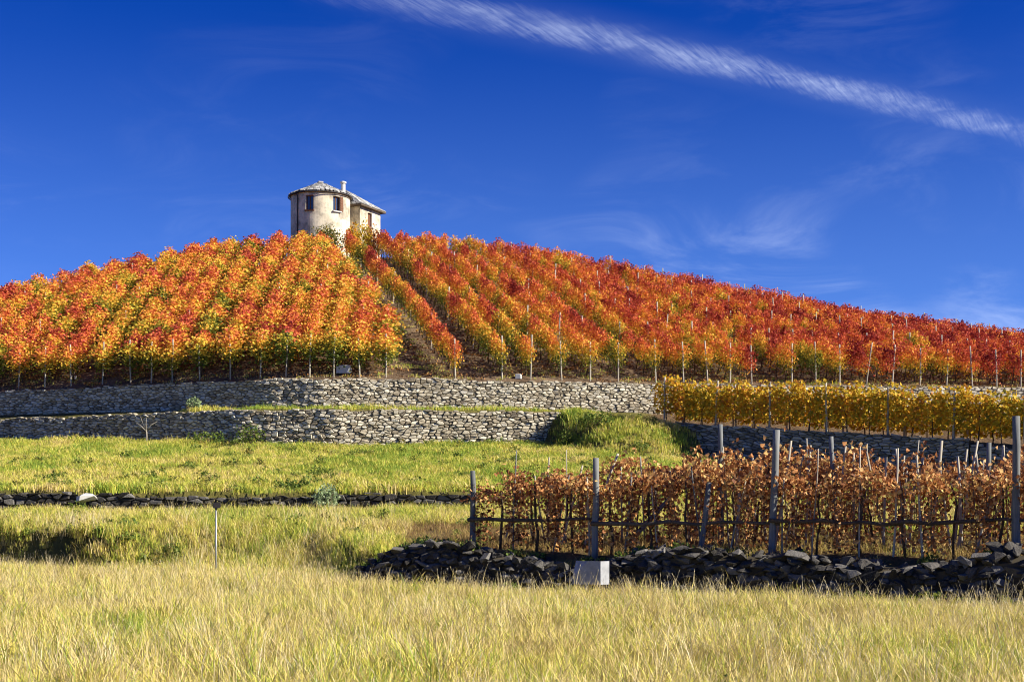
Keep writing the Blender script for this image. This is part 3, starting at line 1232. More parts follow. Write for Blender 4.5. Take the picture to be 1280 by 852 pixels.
# crooked horizontal rails, one between each pair of posts
prs = [591, 745, 967, 1120, 1275]
for a, b in zip(prs, prs[1:]):
    da, db = row_d(a, 0.68), row_d(b, 0.68)
    pa = Vector((PX(a - 6, da), da, PZ(654 + random.uniform(-4, 2), da)))
    pb = Vector((PX(b + 8, db), db, PZ(650 + random.uniform(-4, 4), db)))
    mb = MB()
    pts, rad = [], []
    for k in range(8):
        p = pa.lerp(pb, k / 7) + Vector((0, random.uniform(-0.015, 0.015), random.uniform(-0.03, 0.03)))
        pts.append(p - r1.location)
        rad.append(0.042 - 0.013 * k / 7 + random.uniform(-0.004, 0.004))
    mb.tube(pts, rad, 7)
    new_obj('rail', mb.mesh('rail', M['rail'], True), r1)
r2, *_ = dry_row('middle row of withered brown grapevines between two other dry rows', 2.6, 665, 1430, 1.12, 0.08)
for px, yt, r, lean in ((768, 559, 0.028, (0.35, 0)), (862, 562, 0.05, (0.75, 0)), (902, 530, 0.06, (0.0, 0)), (984, 549, 0.028, (0.14, 0)), (1013, 556, 0.026, (0.06, 0)),
                        (1041, 545, 0.055, (-0.05, 0)), (1068, 563, 0.024, (0, 0)), (1087, 562, 0.024, (-0.18, 0)), (1107, 571, 0.026, (0.03, 0)), (1175, 550, 0.034, (0.10, 0)),
                        (663, 590, 0.022, (0.3, 0)), (818, 585, 0.024, (-0.05, 0)), (1236, 553, 0.05, (0.0, 0)), (686, 571, 0.02, (0.02, 0)), (702, 596, 0.03, (0.05, 0)), (727, 598, 0.025, (-0.1, 0)), (790, 590, 0.03, (0.06, 0)), (838, 588, 0.03, (-0.03, 0)), (925, 585, 0.035, (0.04, 0)), (950, 575, 0.03, (-0.06, 0)), (1152, 572, 0.035, (0.02, 0)), (1198, 570, 0.03, (-0.05, 0)), (1003, 566, 0.02, (0.2, 0)), (1120, 560, 0.022, (-0.12, 0)), (1215, 548, 0.024, (0.18, 0)), (645, 592, 0.02, (-0.2, 0)), (730, 578, 0.022, (0.25, 0)), (1055, 556, 0.022, (0.1, 0))):
    grey_post(r2, px - lean[0] * 110, row_d(px, 2.5), yt, r, lean, 'post' if r < 0.04 else 'grey_post', 'stake' if r < 0.04 else 'post')
r3, *_ = dry_row('row of withered brown grapevines below the shaded terrace wall', 4.4, 850, 1420, 1.1, 0.1)
for px, yt, r, lean in ((1128, 569, 0.024, (0.05, 0)), (1146, 575, 0.03, (0.1, 0)), (1205, 560, 0.028, (0.12, 0)), (1222, 566, 0.024, (-0.08, 0)), (1252, 556, 0.03, (0.05, 0)), (880, 584, 0.03, (0.1, 0)), (940, 572, 0.03, (-0.04, 0))):
    grey_post(r3, px - lean[0] * 100, row_d(px, 4.3), yt, r, lean, 'post', 'stake')


# ------------------------------------------------------------------ yellow vines on the right-hand terrace
def yellow_vine(i):
    n = 560
    x = rng.uniform(-0.6, 0.6, n)
    z = 0.42 + 1.26 * rng.beta(1.2, 1.1, n)
    y = rng.normal(size=n) * 0.20
    k = 40
    z[:k] = rng.uniform(1.6, 1.95, k)
    x[:k] = rng.choice(rng.uniform(-0.6, 0.6, 4), k) + rng.normal(size=k) * 0.04
    return foliage_mesh('yellow_vine_%d' % i, np.stack([x, y, z], 1), 0.13, 0.062, M['yellow'], 0.7)


YV = [yellow_vine(i) for i in range(9)]
YP = [post_mesh(1.75, 0.042, 6) for _ in range(5)]
for off, label, hs in ((0.45, 'hedge-like row of yellow vines along the top of the shaded wall', 1.0), (2.0, 'second row of yellow vines behind the hedge-like one above shaded wall', 0.95)):
    ln = Line([(a + off * 0.6, b + off * 0.85) for a, b in ((6.0, 56.7), (15.6, 48.0), (17.0, 46.9), (25.0, 41.4))])
    p0 = ln.at(0)[0]
    root = thing('yellow_vine_row', label, 'vine row', (p0.x, p0.y, ground(p0.x, p0.y)))
    q = 0.0
    k = 0
    while q < ln.len:
        p, tt, nn = ln.at(q)
        z = ground(p.x, p.y)
        dl = p - p0
        v = new_obj('grapevine', random.choice(DTRUNK), root, (dl.x, dl.y, z - root.location.z - 0.03), (0, 0, math.atan2(tt.y, tt.x) + random.choice((0, math.pi))),
                    (random.uniform(0.95, 1.1), random.uniform(0.85, 1.1), hs * random.uniform(0.94, 1.05)))
        tag(new_obj('leaves', random.choice(YV), v), kind='stuff')
        if k % 3 == 0:
            a = p + nn * 0.16
            zz = ground(a.x, a.y) if off > 1 else z
            new_obj('post', random.choice(YP), root, (a.x - p0.x, a.y - p0.y, zz - root.location.z), (random.gauss(0, 0.03), random.gauss(0, 0.03), 0), (1, 1, random.uniform(0.95, 1.1)))
        k += 1
        q += 0.82


# ------------------------------------------------------------------ house with the round tower
def build_house():
    # drawn up at 122 m, then set at its real size and distance
    tx, ty = PX(400.5, 122), 122.0
    gz = 22.6
    ks = TD / 122.0
    root = thing('tower_house', 'small plastered house with round tower and stone slab roof on the hilltop', 'house', (TOWER[0], TOWER[1], CAMZ + (gz - CAMZ) * ks))
    root.scale = (ks, ks, ks)
    rw, ze = 2.55, 28.62 - gz
    # tower wall with openings left free for the two windows
    N = 72
    wins = [(-21.0, 0.72), (33.0, 0.72)]
    zw0, zw1 = PZ(262, 119.5) - gz, PZ(243.5, 119.5) - gz
    zs = [-1.5, zw0, zw1, ze + 0.02]

    def P(a, r, z):              # a: degrees from the camera-facing direction, to the right
        q = R(a + 7.8)
        return Vector((math.sin(q) * r, -math.cos(q) * r, z))
    angs = []
    ww = math.degrees(0.36 / rw)
    cuts = sorted([w[0] - ww for w in wins] + [w[0] + ww for w in wins])
    a = -180.0
    while a < 180:
        angs.append(a)
        a += 5
    angs = sorted(set([x for x in angs if all(abs(x - c) > 1.2 for c in cuts)] + cuts))
    mb = MB()
    m = len(angs)
    for k in range(m):
        a0, a1 = angs[k], (angs[k + 1] if k < m - 1 else angs[0] + 360)
        mid = (a0 + a1) / 2
        for (z0, z1) in zip(zs, zs[1:]):
            if z0 == zw0 and any(abs(mid - w[0]) < ww for w in wins):
                continue
            mb.add([P(a0, rw, z0), P(a1, rw, z0), P(a1, rw, z1), P(a0, rw, z1)], [(0, 1, 2, 3)])
    for w in wins:               # reveals
        for s in (-1, 1):
            aa = w[0] + s * ww
            f = [P(aa, rw, zw0), P(aa, rw, zw1), P(aa, rw - 0.3, zw1), P(aa, rw - 0.3, zw0)]
            mb.add(f, [(0, 1, 2, 3)])
        for z in (zw0, zw1):
            mb.add([P(w[0] - ww, rw, z), P(w[0] + ww, rw, z), P(w[0] + ww, rw - 0.3, z), P(w[0] - ww, rw - 0.3, z)], [(0, 1, 2, 3)])
    new_obj('tower_wall', mb.mesh('tower_wall', M['plaster']), root)
    for i, (wa, _) in enumerate(wins):
        c = P(wa, rw - 0.20, (zw0 + zw1) / 2)
        q = R(wa + 7.8)
        hh = zw1 - zw0
        wo = new_obj('window', None, root, c, (0, 0, q))
        fm = MB()
        for sx_ in (-0.31, 0.0, 0.31):
            fm.box((sx_, 0, 0), (0.085 if sx_ else 0.06, 0.07, hh - 0.01))
        for sz in (-hh / 2 + 0.045, hh / 2 - 0.045):
            fm.box((0, 0.002, sz), (0.56, 0.066, 0.085))
        new_obj('frame', fm.mesh('frame', M['frame']), wo)
        gm = MB()
        gm.box((0, 0.02, 0), (0.60, 0.012, hh - 0.06))
        new_obj('pane', gm.mesh('pane', M['glass']), wo)
        sm = MB()
        sm.box((0, -0.22, -hh / 2 - 0.05), (0.85, 0.26, 0.09))
        new_obj('sill', sm.mesh('sill', M['concrete'] if i else M['frame']), wo)
        if i == 1:               # one brown shutter folded open on the right of this window
            sh = MB()
            sh.box((0.31 + 0.17, -0.22, 0), (0.30, 0.045, hh + 0.02))
            for k in range(6):
                sh.box((0.48, -0.247, -hh / 2 + hh * (k + 0.5) / 6), (0.22, 0.02, 0.12))
            new_obj('shutter', sh.mesh('shutter', M['frame']), wo)
    # conical roof: deck, then overlapping stone slabs
    re, za = 2.74, 29.95 - gz
    mb = MB()
    ring = [P(k * 10, re - 0.06, ze) for k in range(36)]
    ring2 = [P(k * 10, re - 0.06, ze + 0.05) for k in range(36)]
    mb.add(ring + ring2 + [Vector((0, 0, za - 0.05)), Vector((0, 0, ze))],
           [(k, (k + 1) % 36, 36 + (k + 1) % 36, 36 + k) for k in range(36)] + [(36 + k, 36 + (k + 1) % 36, 72) for k in range(36)] + [((k + 1) % 36, k, 73) for k in range(36)])
    roof = new_obj('roof', mb.mesh('roof', M['rail']), root)
    sl = MB()
    for j in range(9):
        r0 = re * (1 - j / 9.0)
        r1 = max(0.0, r0 - re / 9.0 * 1.5)
        z0 = ze + 0.05 + (za - ze - 0.05) * j / 9.0 + 0.05
        z1 = ze + 0.05 + (za - ze - 0.05) * (1 - r1 / re) + 0.04
        cnt = max(5, int(2 * math.pi * r0 / 0.36))
        st = random.uniform(0, 20)
        for k in range(cnt):
            a0 = st + 360.0 * k / cnt + random.uniform(0, 1.5)
            a1 = st + 360.0 * (k + 1) / cnt - random.uniform(0.2, 2.0)
            rr = r0 + random.uniform(-0.04, 0.06)
            th = random.uniform(0.03, 0.07)
            lift = random.uniform(-0.01, 0.03)
            vs = [P(a0, rr, z0 + lift), P(a1, rr, z0 + lift), P(a1, r1, z1), P(a0, r1, z1)]
            vs2 = [v + Vector((0, 0, th)) for v in vs]
            sl.add(vs + vs2, [(3, 2, 1, 0), (4, 5, 6, 7), (0, 1, 5, 4), (1, 2, 6, 5), (2, 3, 7, 6), (3, 0, 4, 7)], random.random())
    sl.box((0, 0, za + 0.05), (0.42, 0.42, 0.10), 0.4, 0.7)
    tag(new_obj('roof_slabs', sl.mesh('roof_slabs', M['slate']), roof), kind='stuff')
    # downpipe and a thin gutter ring at the eave
    mb = MB()
    mb.tube([P(-48, rw + 0.06, -0.5), P(-48, rw + 0.06, ze - 0.25), P(-48, re + 0.02, ze - 0.02)], [0.05, 0.05, 0.05], 8)
    new_obj('downpipe', mb.mesh('downpipe', M['dark_metal'], True), root)
    mb = MB()
    gp = [P(a, re + 0.03, ze - 0.005) for a in range(-180, 181, 8)]
    mb.tube(gp, [0.045] * len(gp), 6)
    new_obj('gutter', mb.mesh('gutter', M['dark_metal'], True), root)
    # wing, turned about 26 degrees
    C = Vector((PX(450, 123), 123.0, 0)) - Vector((tx, ty, 0))
    e1 = Vector((math.sin(R(26)), math.cos(R(26)), 0))
    e2 = Vector((-math.cos(R(26)), math.sin(R(26)), 0))
    L1_, L2_ = 3.4, 4.2
    zt_ = 28.15 - gz
    dA, dB = 1.25, 1.95          # door along the lit face
    zd0, zd1 = -0.2, PZ(266.5, 124.5) - gz

    def Q(a, b, z):
        return C + e1 * a + e2 * b + Vector((0, 0, z))
    mb = MB()
    for (a0, a1, z0, z1) in ((0, dA, -1.5, zt_), (dB, L1_, -1.5, zt_), (dA, dB, zd1, zt_), (dA, dB, -1.5, zd0)):
        mb.add([Q(a0, 0, z0), Q(a1, 0, z0), Q(a1, 0, z1), Q(a0, 0, z1)], [(0, 1, 2, 3)])
    mb.add([Q(0, 0, -1.5), Q(0, L2_, -1.5), Q(0, L2_, zt_), Q(0, 0, zt_)], [(3, 2, 1, 0)])
    mb.add([Q(L1_, 0, -1.5), Q(L1_, L2_, -1.5), Q(L1_, L2_, zt_), Q(L1_, 0, zt_)], [(0, 1, 2, 3)])
    mb.add([Q(0, L2_, -1.5), Q(L1_, L2_, -1.5), Q(L1_, L2_, zt_), Q(0, L2_, zt_)], [(3, 2, 1, 0)])
    for a in (dA, dB):
        mb.add([Q(a, 0, zd0), Q(a, 0.25, zd0), Q(a, 0.25, zd1), Q(a, 0, zd1)], [(0, 1, 2, 3)])
    mb.add([Q(dA, 0, zd1), Q(dB, 0, zd1), Q(dB, 0.25, zd1), Q(dA, 0.25, zd1)], [(0, 1, 2, 3)])
    new_obj('wing_wall', mb.mesh('wing_wall', M['plaster']), root)
    dr = new_obj('door', None, root, Q((dA + dB) / 2, 0.18, (zd0 + zd1) / 2), (0, 0, math.atan2(e1.y, e1.x)))
    for k in range(4):
        pm = MB()
        w_ = (dB - dA - 0.01) / 4
        pm.box(((k - 1.5) * w_, 0, 0), (w_ - 0.012, 0.05, zd1 - zd0 - 0.01))
        new_obj('plank', pm.mesh('plank', M['frame']), dr)
    hm = MB()
    hm.box((0.24, -0.05, 0.0), (0.04, 0.06, 0.14))
    new_obj('handle', hm.mesh('handle', M['dark_metal']), dr)
    # hipped roof of the wing
    ov = 0.38
    zr = zt_ + 1.75
    c4 = [Q(-ov, -ov, zt_), Q(L1_ + ov, -ov, zt_), Q(L1_ + ov, L2_ + ov, zt_), Q(-ov, L2_ + ov, zt_)]
    rdg = [Q(L1_ * 0.30, 2.3, zr), Q(L1_ * 0.30, L2_ - 0.6, zr)]
    up = Vector((0, 0, 0.10))
    mb = MB()
    mb.add(c4 + [v + up for v in c4] + [v + up for v in rdg],
           [(3, 2, 1, 0), (0, 1, 5, 4), (1, 2, 6, 5), (2, 3, 7, 6), (3, 0, 4, 7), (4, 5, 8), (5, 6, 9, 8), (6, 7, 9), (7, 4, 8, 9)])
    wr = new_obj('wing_roof', mb.mesh('wing_roof', M['rail']), root)
    sl = MB()

    def slope(a, b, c, d, nr):
        # a,b eave ends, c,d ridge ends (d above a, c above b)
        for j in range(nr):
            f0, f1 = j / nr, min(1, (j + 1.5) / nr)
            A0, B0 = a.lerp(d, f0), b.lerp(c, f0)
            A1, B1 = a.lerp(d, f1), b.lerp(c, f1)
            n_ = max(2, int((B0 - A0).length / 0.42))
            for k in range(n_):
                g0, g1 = k / n_, (k + 1) / n_ - 0.012
                lift = Vector((0, 0, 0.04 + random.uniform(0, 0.025)))
                vs = [A0.lerp(B0, g0) + lift, A0.lerp(B0, g1) + lift, A1.lerp(B1, g1) + Vector((0, 0, 0.02)), A1.lerp(B1, g0) + Vector((0, 0, 0.02))]
                th = Vector((0, 0, random.uniform(0.03, 0.06)))
                vs2 = [v + th for v in vs]
                sl.add(vs + vs2, [(3, 2, 1, 0), (4, 5, 6, 7), (0, 1, 5, 4), (1, 2, 6, 5), (2, 3, 7, 6), (3, 0, 4, 7)], random.random())
    E = [v + up for v in c4]
    Rg = [v + up for v in rdg]
    slope(E[0], E[1], Rg[0], Rg[0], 7)
    slope(E[1], E[2], Rg[1], Rg[0], 7)
    slope(E[3], E[0], Rg[0], Rg[1], 7)
    slope(E[2], E[3], Rg[1], Rg[1], 7)
    tag(new_obj('roof_slabs', sl.mesh('roof_slabs', M['slate']), wr), kind='stuff')
    # round chimney
    cx_ = Vector((PX(429, 122.6) - tx, 0.6, 0))
    zc0, zc1 = ze + 0.1, PZ(227.5, 122.6) - gz
    mb = MB()
    mb.tube([cx_ + Vector((0, 0, zc0)), cx_ + Vector((0, 0, zc1 - 0.18))], [0.19, 0.19], 12)
    ch_ = new_obj('chimney', mb.mesh('chimney', M['chimney'], False), root)
    mb = MB()
    mb.tube([cx_ + Vector((0, 0, zc1 - 0.12)), cx_ + Vector((0, 0, zc1)), cx_ + Vector((0, 0, zc1 + 0.06))], [0.28, 0.27, 0.12], 12)
    new_obj('cowl', mb.mesh('cowl', M['chimney']), ch_)
    mb = MB()
    for k in range(4):
        q = k * math.pi / 2 + 0.5
        mb.box(cx_ + Vector((math.cos(q) * 0.15, math.sin(q) * 0.15, zc1 - 0.15)), (0.05, 0.05, 0.065))
    new_obj('cowl_feet', mb.mesh('cowl_feet', M['chimney']), ch_)


build_house()


# ------------------------------------------------------------------ small things on the terraces
def block(label, px, py, d, size, mat='concrete', name='concrete_block'):
    x = PX(px, d)
    z = ground(x, d)
    t = new_obj(name, None)
    bpy.data.objects.remove(t)
    bm = bmesh.new()
    bmesh.ops.create_cube(bm, size=1.0)
    for v in bm.verts:
        v.co = Vector((v.co.x * size[0] * random.uniform(0.95, 1.05), v.co.y * size[1] * random.uniform(0.95, 1.05), (v.co.z + 0.5) * size[2]))
    bmesh.ops.bevel(bm, geom=bm.edges[:], offset=0.02, segments=1, affect='EDGES')
    # a shallow hollow in the top
    me = bpy.data.meshes.new(name)
    bm.to_mesh(me)
    bm.free()
    me.materials.append(M[mat])
    o = new_obj(name, me, None, (x, d, z - 0.02), (0, 0, random.uniform(-0.2, 0.3)))
    return tag(o, label, 'concrete block')


block('grey concrete block on the vineyard wall edge below tower side row posts', 430, 474, 61.6, (0.62, 0.5, 0.36))
block('small pale block on the wall edge below the red vine row ends', 648, 475, 62.0, (0.26, 0.24, 0.22))
block('small pale stone block lying on the shaded stretch of upper wall edge', 92, 484, 66.6, (0.3, 0.3, 0.16))
block('white capstone at the stepped end of the shaded terrace wall', 1209, 550, 48.15, (0.30, 0.34, 0.26))

d = 40.2
x = PX(108, d)
b = new_obj('boulder', ROCKS[3].copy(), None, (x, d, PZ(623, d)), (0.15, -0.12, 0.5), (0.62, 0.5, 0.34))
b.data.materials.clear()
b.data.materials.append(M['concrete'])
tag(b, 'pale whitish boulder lying among grass at the knee high field wall', 'boulder')


def shrub(name, label, px, py, d, size, mat, n=420, leaf=0.09, stem=True):
    x = PX(px, d)
    z = ground(x, d)
    t = thing(name, label, 'shrub', (x, d, z))
    c = rng.normal(size=(n, 3))
    c /= np.linalg.norm(c, axis=1)[:, None]
    rad = rng.uniform(0.25, 1.0, size=(n, 1)) ** 0.5
    c = c * rad * np.array([[size[0] / 2, size[0] / 2, size[1] / 2]])
    lump = 1 + 0.35 * np.sin(c[:, 0:1] * 9 + 1) * np.cos(c[:, 1:2] * 8)
    c = c * lump
    c[:, 2] += size[1] * 0.52
    new_obj('crown', foliage_mesh('crown', c, leaf, leaf * 0.42, M[mat], -0.5), t)
    mb = MB()
    for k in range(7):
        q = random.uniform(0, 6.28)
        r_ = size[0] * 0.3
        mb.tube([(0, 0, -0.1), (math.cos(q) * r_ * 0.4, math.sin(q) * r_ * 0.4, size[1] * 0.4), (math.cos(q) * r_, math.sin(q) * r_, size[1] * 0.8)], [0.02, 0.014, 0.006], 5)
    new_obj('stem', mb.mesh('stem', M['bark']), t)
    return t


shrub('shrub', 'pale sage green round shrub at the knee high field wall', 408, 620, 40.1, (0.85, 0.75), 'sage', 520, 0.08)
shrub('shrub', 'leafy green bramble at the foot of the lower terrace wall', 312, 545, 58.2, (1.3, 0.9), 'shrub')
shrub('shrub', 'pale sage green tuft on the ledge between both terrace walls', 242, 510, 61.2, (0.8, 0.55), 'sage')
shrub('shrub', 'wide green bramble sprawling over the grassy bank beside lower wall end', 745, 548, 56.9, (1.7, 0.6), 'shrub', 600)
shrub('shrub', 'small upright green bush where lower terrace wall meets the bank', 706, 552, 57.6, (0.8, 0.7), 'shrub', 320)
shrub('shrub', 'low dark green weed clump at the foot of lower terrace wall, near the bramble', 260, 549, 58.9, (1.6, 0.6), 'shrub')
shrub('shrub', 'yellowish bush growing against the tower foot among the vines', 441, 285, 86.8, (1.0, 2.1), 'yellow', 600, 0.16)

shrub('shrub', 'dark olive bush at the shaded foot of the round tower', 383, 290, 87.0, (1.7, 1.7), 'olive', 1500, 0.12)
shrub('shrub', 'dark olive bush where the hill path ends below the round tower', 408, 290, 86.4, (2.0, 2.1), 'olive', 1800, 0.12)

shrub('shrub', 'golden bush in front of the wing wall beside the house door', 455, 290, 87.3, (1.2, 2.2), 'yellow', 900, 0.12)
shrub('shrub', 'russet bush growing below the door of the wing', 467, 290, 87.6, (1.2, 2.0), 'dry', 900, 0.12)

# dead forked shrub in front of the lower wall
d = 60.6
x = PX(183, d)
t = thing('dead_shrub', 'bleached dead forked shrub standing before the shaded lower terrace wall', 'shrub', (x, d, ground(x, d) + 0.0))
t.scale = (0.62, 0.62, 0.62)
mb = MB()
mb.tube([(0, 0, -0.15), (0.02, 0, 0.5), (0.0, 0, 0.95)], [0.06, 0.05, 0.045], 7)
new_obj('trunk', mb.mesh('trunk', M['deadwood'], True), t)
for a, b in (((-0.3, 0, 1.55), (-0.42, 0, 1.9)), ((0.3, 0.05, 1.3), (0.75, 0.05, 1.55)), ((-0.02, -0.05, 1.4), (0.05, -0.1, 1.8)), ((-0.4, 0, 1.25), (-0.75, 0, 1.5))):
    mb = MB()
    mb.tube([(0, 0, 0.85), a, b], [0.04, 0.025, 0.01], 6)
    new_obj('branch', mb.mesh('branch', M['deadwood'], True), t)


# ------------------------------------------------------------------ grass
def tuft(name, n, h0, h1, w, spread, mat, heads=0.0, bend=0.35):
    vs, fs, rl = [], [], []
    for _ in range(n):
        a = random.uniform(0, 6.28)
        r_ = random.uniform(0, spread)
        x, y = math.cos(a) * r_, math.sin(a) * r_
        h = random.uniform(h0, h1)
        b = random.uniform(0, 6.28)
        bd = h * random.uniform(0.1, bend) * 1.6
        dx, dy = math.cos(b) * bd, math.sin(b) * bd
        c = b + math.pi / 2 + random.uniform(-0.9, 0.9)
        wx, wy = math.cos(c) * w / 2, math.sin(c) * w / 2
        r = random.random()
        o = len(vs)
        for f, ws in ((0, 1.0), (0.45, 0.85), (0.8, 0.55)):
            px_, py_, pz = x + dx * f * f, y + dy * f * f, h * f * (1 - 0.12 * f) - (0.04 if f == 0 else 0)
            vs.append((px_ - wx * ws, py_ - wy * ws, pz))
            vs.append((px_ + wx * ws, py_ + wy * ws, pz))
        vs.append((x + dx, y + dy, h * 0.88))
        fs += [(o, o + 1, o + 3, o + 2), (o + 2, o + 3, o + 5, o + 4), (o + 4, o + 5, o + 6)]
        rl += [r] * 3
        if random.random() < heads:          # a seed head
            o = len(vs)
            tx_, ty_, tz = x + dx, y + dy, h * 0.88
            hw = w * 0.75
            ux, uy = dx * 0.35, dy * 0.35
            L = random.uniform(0.05, 0.11)
            vs += [(tx_ - ux * 0.2, ty_ - uy * 0.2, tz - L * 0.4), (tx_ - wx / w * hw, ty_ - wy / w * hw, tz + L * 0.1), (tx_ + ux * 0.5, ty_ + uy * 0.5, tz + L * 0.6), (tx_ + wx / w * hw, ty_ + wy / w * hw, tz + L * 0.1)]
            fs += [(o, o + 1, o + 2, o + 3)]
            rl += [0.02]
    me = mesh_from(name, vs, fs, [mat], rl)
    return bpy.data.objects.new(name, me)


def scatter(name, label, cat, pts, tufts, tilt=0.12):
    c = bpy.data.collections.new(name + '_tufts')
    for o in tufts:
        c.objects.link(o)
    me = bpy.data.meshes.new(name)
    me.from_pydata([p[:3] for p in pts], [], [])
    a = me.attributes.new('scl', 'FLOAT', 'POINT')
    a.data.foreach_set('value', np.array([p[3] for p in pts], dtype=np.float32))
    o = new_obj(name, me)
    ng = bpy.data.node_groups.new(name, 'GeometryNodeTree')
    ng.interface.new_socket('Geometry', in_out='INPUT', socket_type='NodeSocketGeometry')
    ng.interface.new_socket('Geometry', in_out='OUTPUT', socket_type='NodeSocketGeometry')
    n = ng.nodes
    gi, go = n.new('NodeGroupInput'), n.new('NodeGroupOutput')
    ip = n.new('GeometryNodeInstanceOnPoints')
    ci = n.new('GeometryNodeCollectionInfo')
    ci.inputs[0].default_value = c
    ci.inputs['Separate Children'].default_value = True
    ci.inputs['Reset Children'].default_value = True
    rv = n.new('FunctionNodeRandomValue')
    rv.data_type = 'FLOAT_VECTOR'
    rv.inputs[0].default_value = (-tilt, -tilt, 0)
    rv.inputs[1].default_value = (tilt, tilt, 6.283)
    na = n.new('GeometryNodeInputNamedAttribute')
    na.data_type = 'FLOAT'
    na.inputs[0].default_value = 'scl'
    l = ng.links
    l.new(gi.outputs[0], ip.inputs['Points'])
    l.new(ci.outputs[0], ip.inputs['Instance'])
    ip.inputs['Pick Instance'].default_value = True
    l.new(rv.outputs[0], ip.inputs['Rotation'])
    l.new(na.outputs[0], ip.inputs['Scale'])
    l.new(ip.outputs[0], go.inputs[0])
    md = o.modifiers.new('scatter', 'NODES')
    md.node_group = ng
    return tag(o, label, cat, kind='stuff')


def inview(x, y, m=1.18):
    return abs(x) < 0.364 * y * m + 0.8


def fence_line(x):
    return interp(x, [(-3.3, 28.7), (8.3, 22.9), (16.0, 19.0)])


FT = [tuft('front_tuft', 22, 0.10, 0.36, 0.0075, 0.15, M['grass_front'], 0.3, 0.5) for _ in range(10)]
pts = []
while len(pts) < 38000:
    y = math.sqrt(random.uniform(8.0 ** 2, 34.0 ** 2))
    x = random.uniform(-1, 1.3) * (0.364 * y * 1.2 + 0.8)
    over = y - interp(x, FE)
    if over > (-0.35 if x > -3.5 else 3.0):
        continue
    if x <= -3.5 and random.random() < sstep(-4.0, 3.0, over):
        continue
    s = random.uniform(0.6, 1.25) * (1 + 0.5 * nz(x, y, 0.6, 31) + 0.45 * nz(x, y, 1.7, 35))
    if nz(x, y, 1.1, 36) < -0.38 and random.random() < 0.7:
        continue
    if x > -3.5:
        s *= 0.42 + 0.58 * sstep(0.3, 5.0, interp(x, FE) - y)
    pts.append((x, y, ground(x, y), s))
scatter('dry_grass', 'tall dry golden meadow grass in front of the rubble wall', 'grass', pts, FT, 0.38)
under = []
MT = [tuft('mid_tuft', 20, 0.08, 0.30, 0.011, 0.18, M['grass_mid'], 0.15, 0.5) for _ in range(9)]
pts = []
while len(pts) < 21000:
    y = math.sqrt(random.uniform(19.0 ** 2, LOWY ** 2))
    x = random.uniform(-1, 1) * (0.364 * y * 1.18 + 0.8)
    e = interp(x, FE)
    if y < e + (0.75 if x > -2.8 else -5.0) or y > LOWY - 0.35:
        continue
    if x <= -2.8 and random.random() > sstep(-5.0, 0.5, y - e):
        continue
    s = random.uniform(0.6, 1.2) * (1 + 0.6 * nz(x, y, 0.7, 32))
    if y > LOWY - 1.5:
        s *= 0.7
    if x > -2.5 and y < e + 6.5:
        if random.random() < 0.6:
            under.append((x, y, ground(x, y), s * 0.8))
        continue
    pts.append((x, y, ground(x, y), s))
scatter('meadow_grass', 'yellow green grass on the middle strip up to the field wall', 'grass', pts, MT, 0.25)
BT = [tuft('brown_tuft', 14, 0.06, 0.26, 0.010, 0.18, M['brown_grass'], 0.1, 0.6) for _ in range(6)]
scatter('withered_grass', 'withered brown grass under the dry vine rows', 'grass', under, BT)
UT = [tuft('upper_tuft', 22, 0.06, 0.22, 0.014, 0.24, M['grass_up'], 0.06, 0.5) for _ in range(9)]
pts = []
while len(pts) < 30000:
    y = math.sqrt(random.uniform((LOWY + 0.0) ** 2, 61.4 ** 2))
    x = random.uniform(-1, 1) * (0.364 * y * 1.15 + 0.8)
    e = upper_edge(x)
    if y > interp(x, W2) - 0.25:
        continue
    if x < 2.0 and y > e - 0.15:
        if not (y > e + 0.4 and random.random() < 0.45):
            continue
    if x > 6.3 and y > e - 0.1:
        continue
    s = random.uniform(0.5, 1.3) * (1 + 0.75 * nz(x, y, 0.55, 33))
    if y < LOWY + 0.6:
        s *= 1.2
    pts.append((x, y, ground(x, y), s))
scatter('green_grass', 'green meadow grass climbing to the lower terrace wall', 'grass', pts, UT)
# sparse litter and weeds on the vineyard edge and the path
HT = [tuft('path_tuft', 9, 0.04, 0.12, 0.018, 0.2, M['grass_mid'], 0.0) for _ in range(5)]
pts = []
while len(pts) < 3600:
    y = random.uniform(60.6, 112)
    if random.random() < 0.45:
        x = path_x(y) + random.gauss(0, 0.6)
    else:
        x = random.uniform(-1, 1) * 0.38 * y
        if random.random() < 0.6:
            y = interp(x, W2) + random.uniform(0.2, 2.2)
    if y < interp(x, W2) + 0.15:
        continue
    if nz(x, y, 0.8, 41) < -0.05:
        continue
    pts.append((x, y, ground(x, y), random.uniform(0.5, 1.1)))
scatter('path_weeds', 'sparse dry weeds on the vineyard soil and hill path', 'weeds', pts, HT)

# taller stalks with seed heads standing out of the meadow
ST = [tuft('stalk_tuft', 3, 0.38, 0.72, 0.009, 0.2, M['straw'], 1.0, 0.32) for _ in range(10)]
pts = []
while len(pts) < 5200:
    y = math.sqrt(random.uniform(9.0 ** 2, 38.0 ** 2))
    x = random.uniform(-1, 1) * (0.364 * y * 1.18 + 0.8)
    e = interp(x, FE)
    if x > -3.0 and y > e - 0.4:
        continue
    if nz(x, y, 0.5, 61) < -0.1:
        continue
    s = random.uniform(0.55, 1.0)
    if x > -3.0 and e - y < 2.2 and random.random() < 0.6:
        continue
    pts.append((x, y, ground(x, y), s))
scatter('seed_stalks', 'tall pale seed stalks standing above the dry meadow grass', 'grass', pts, ST)


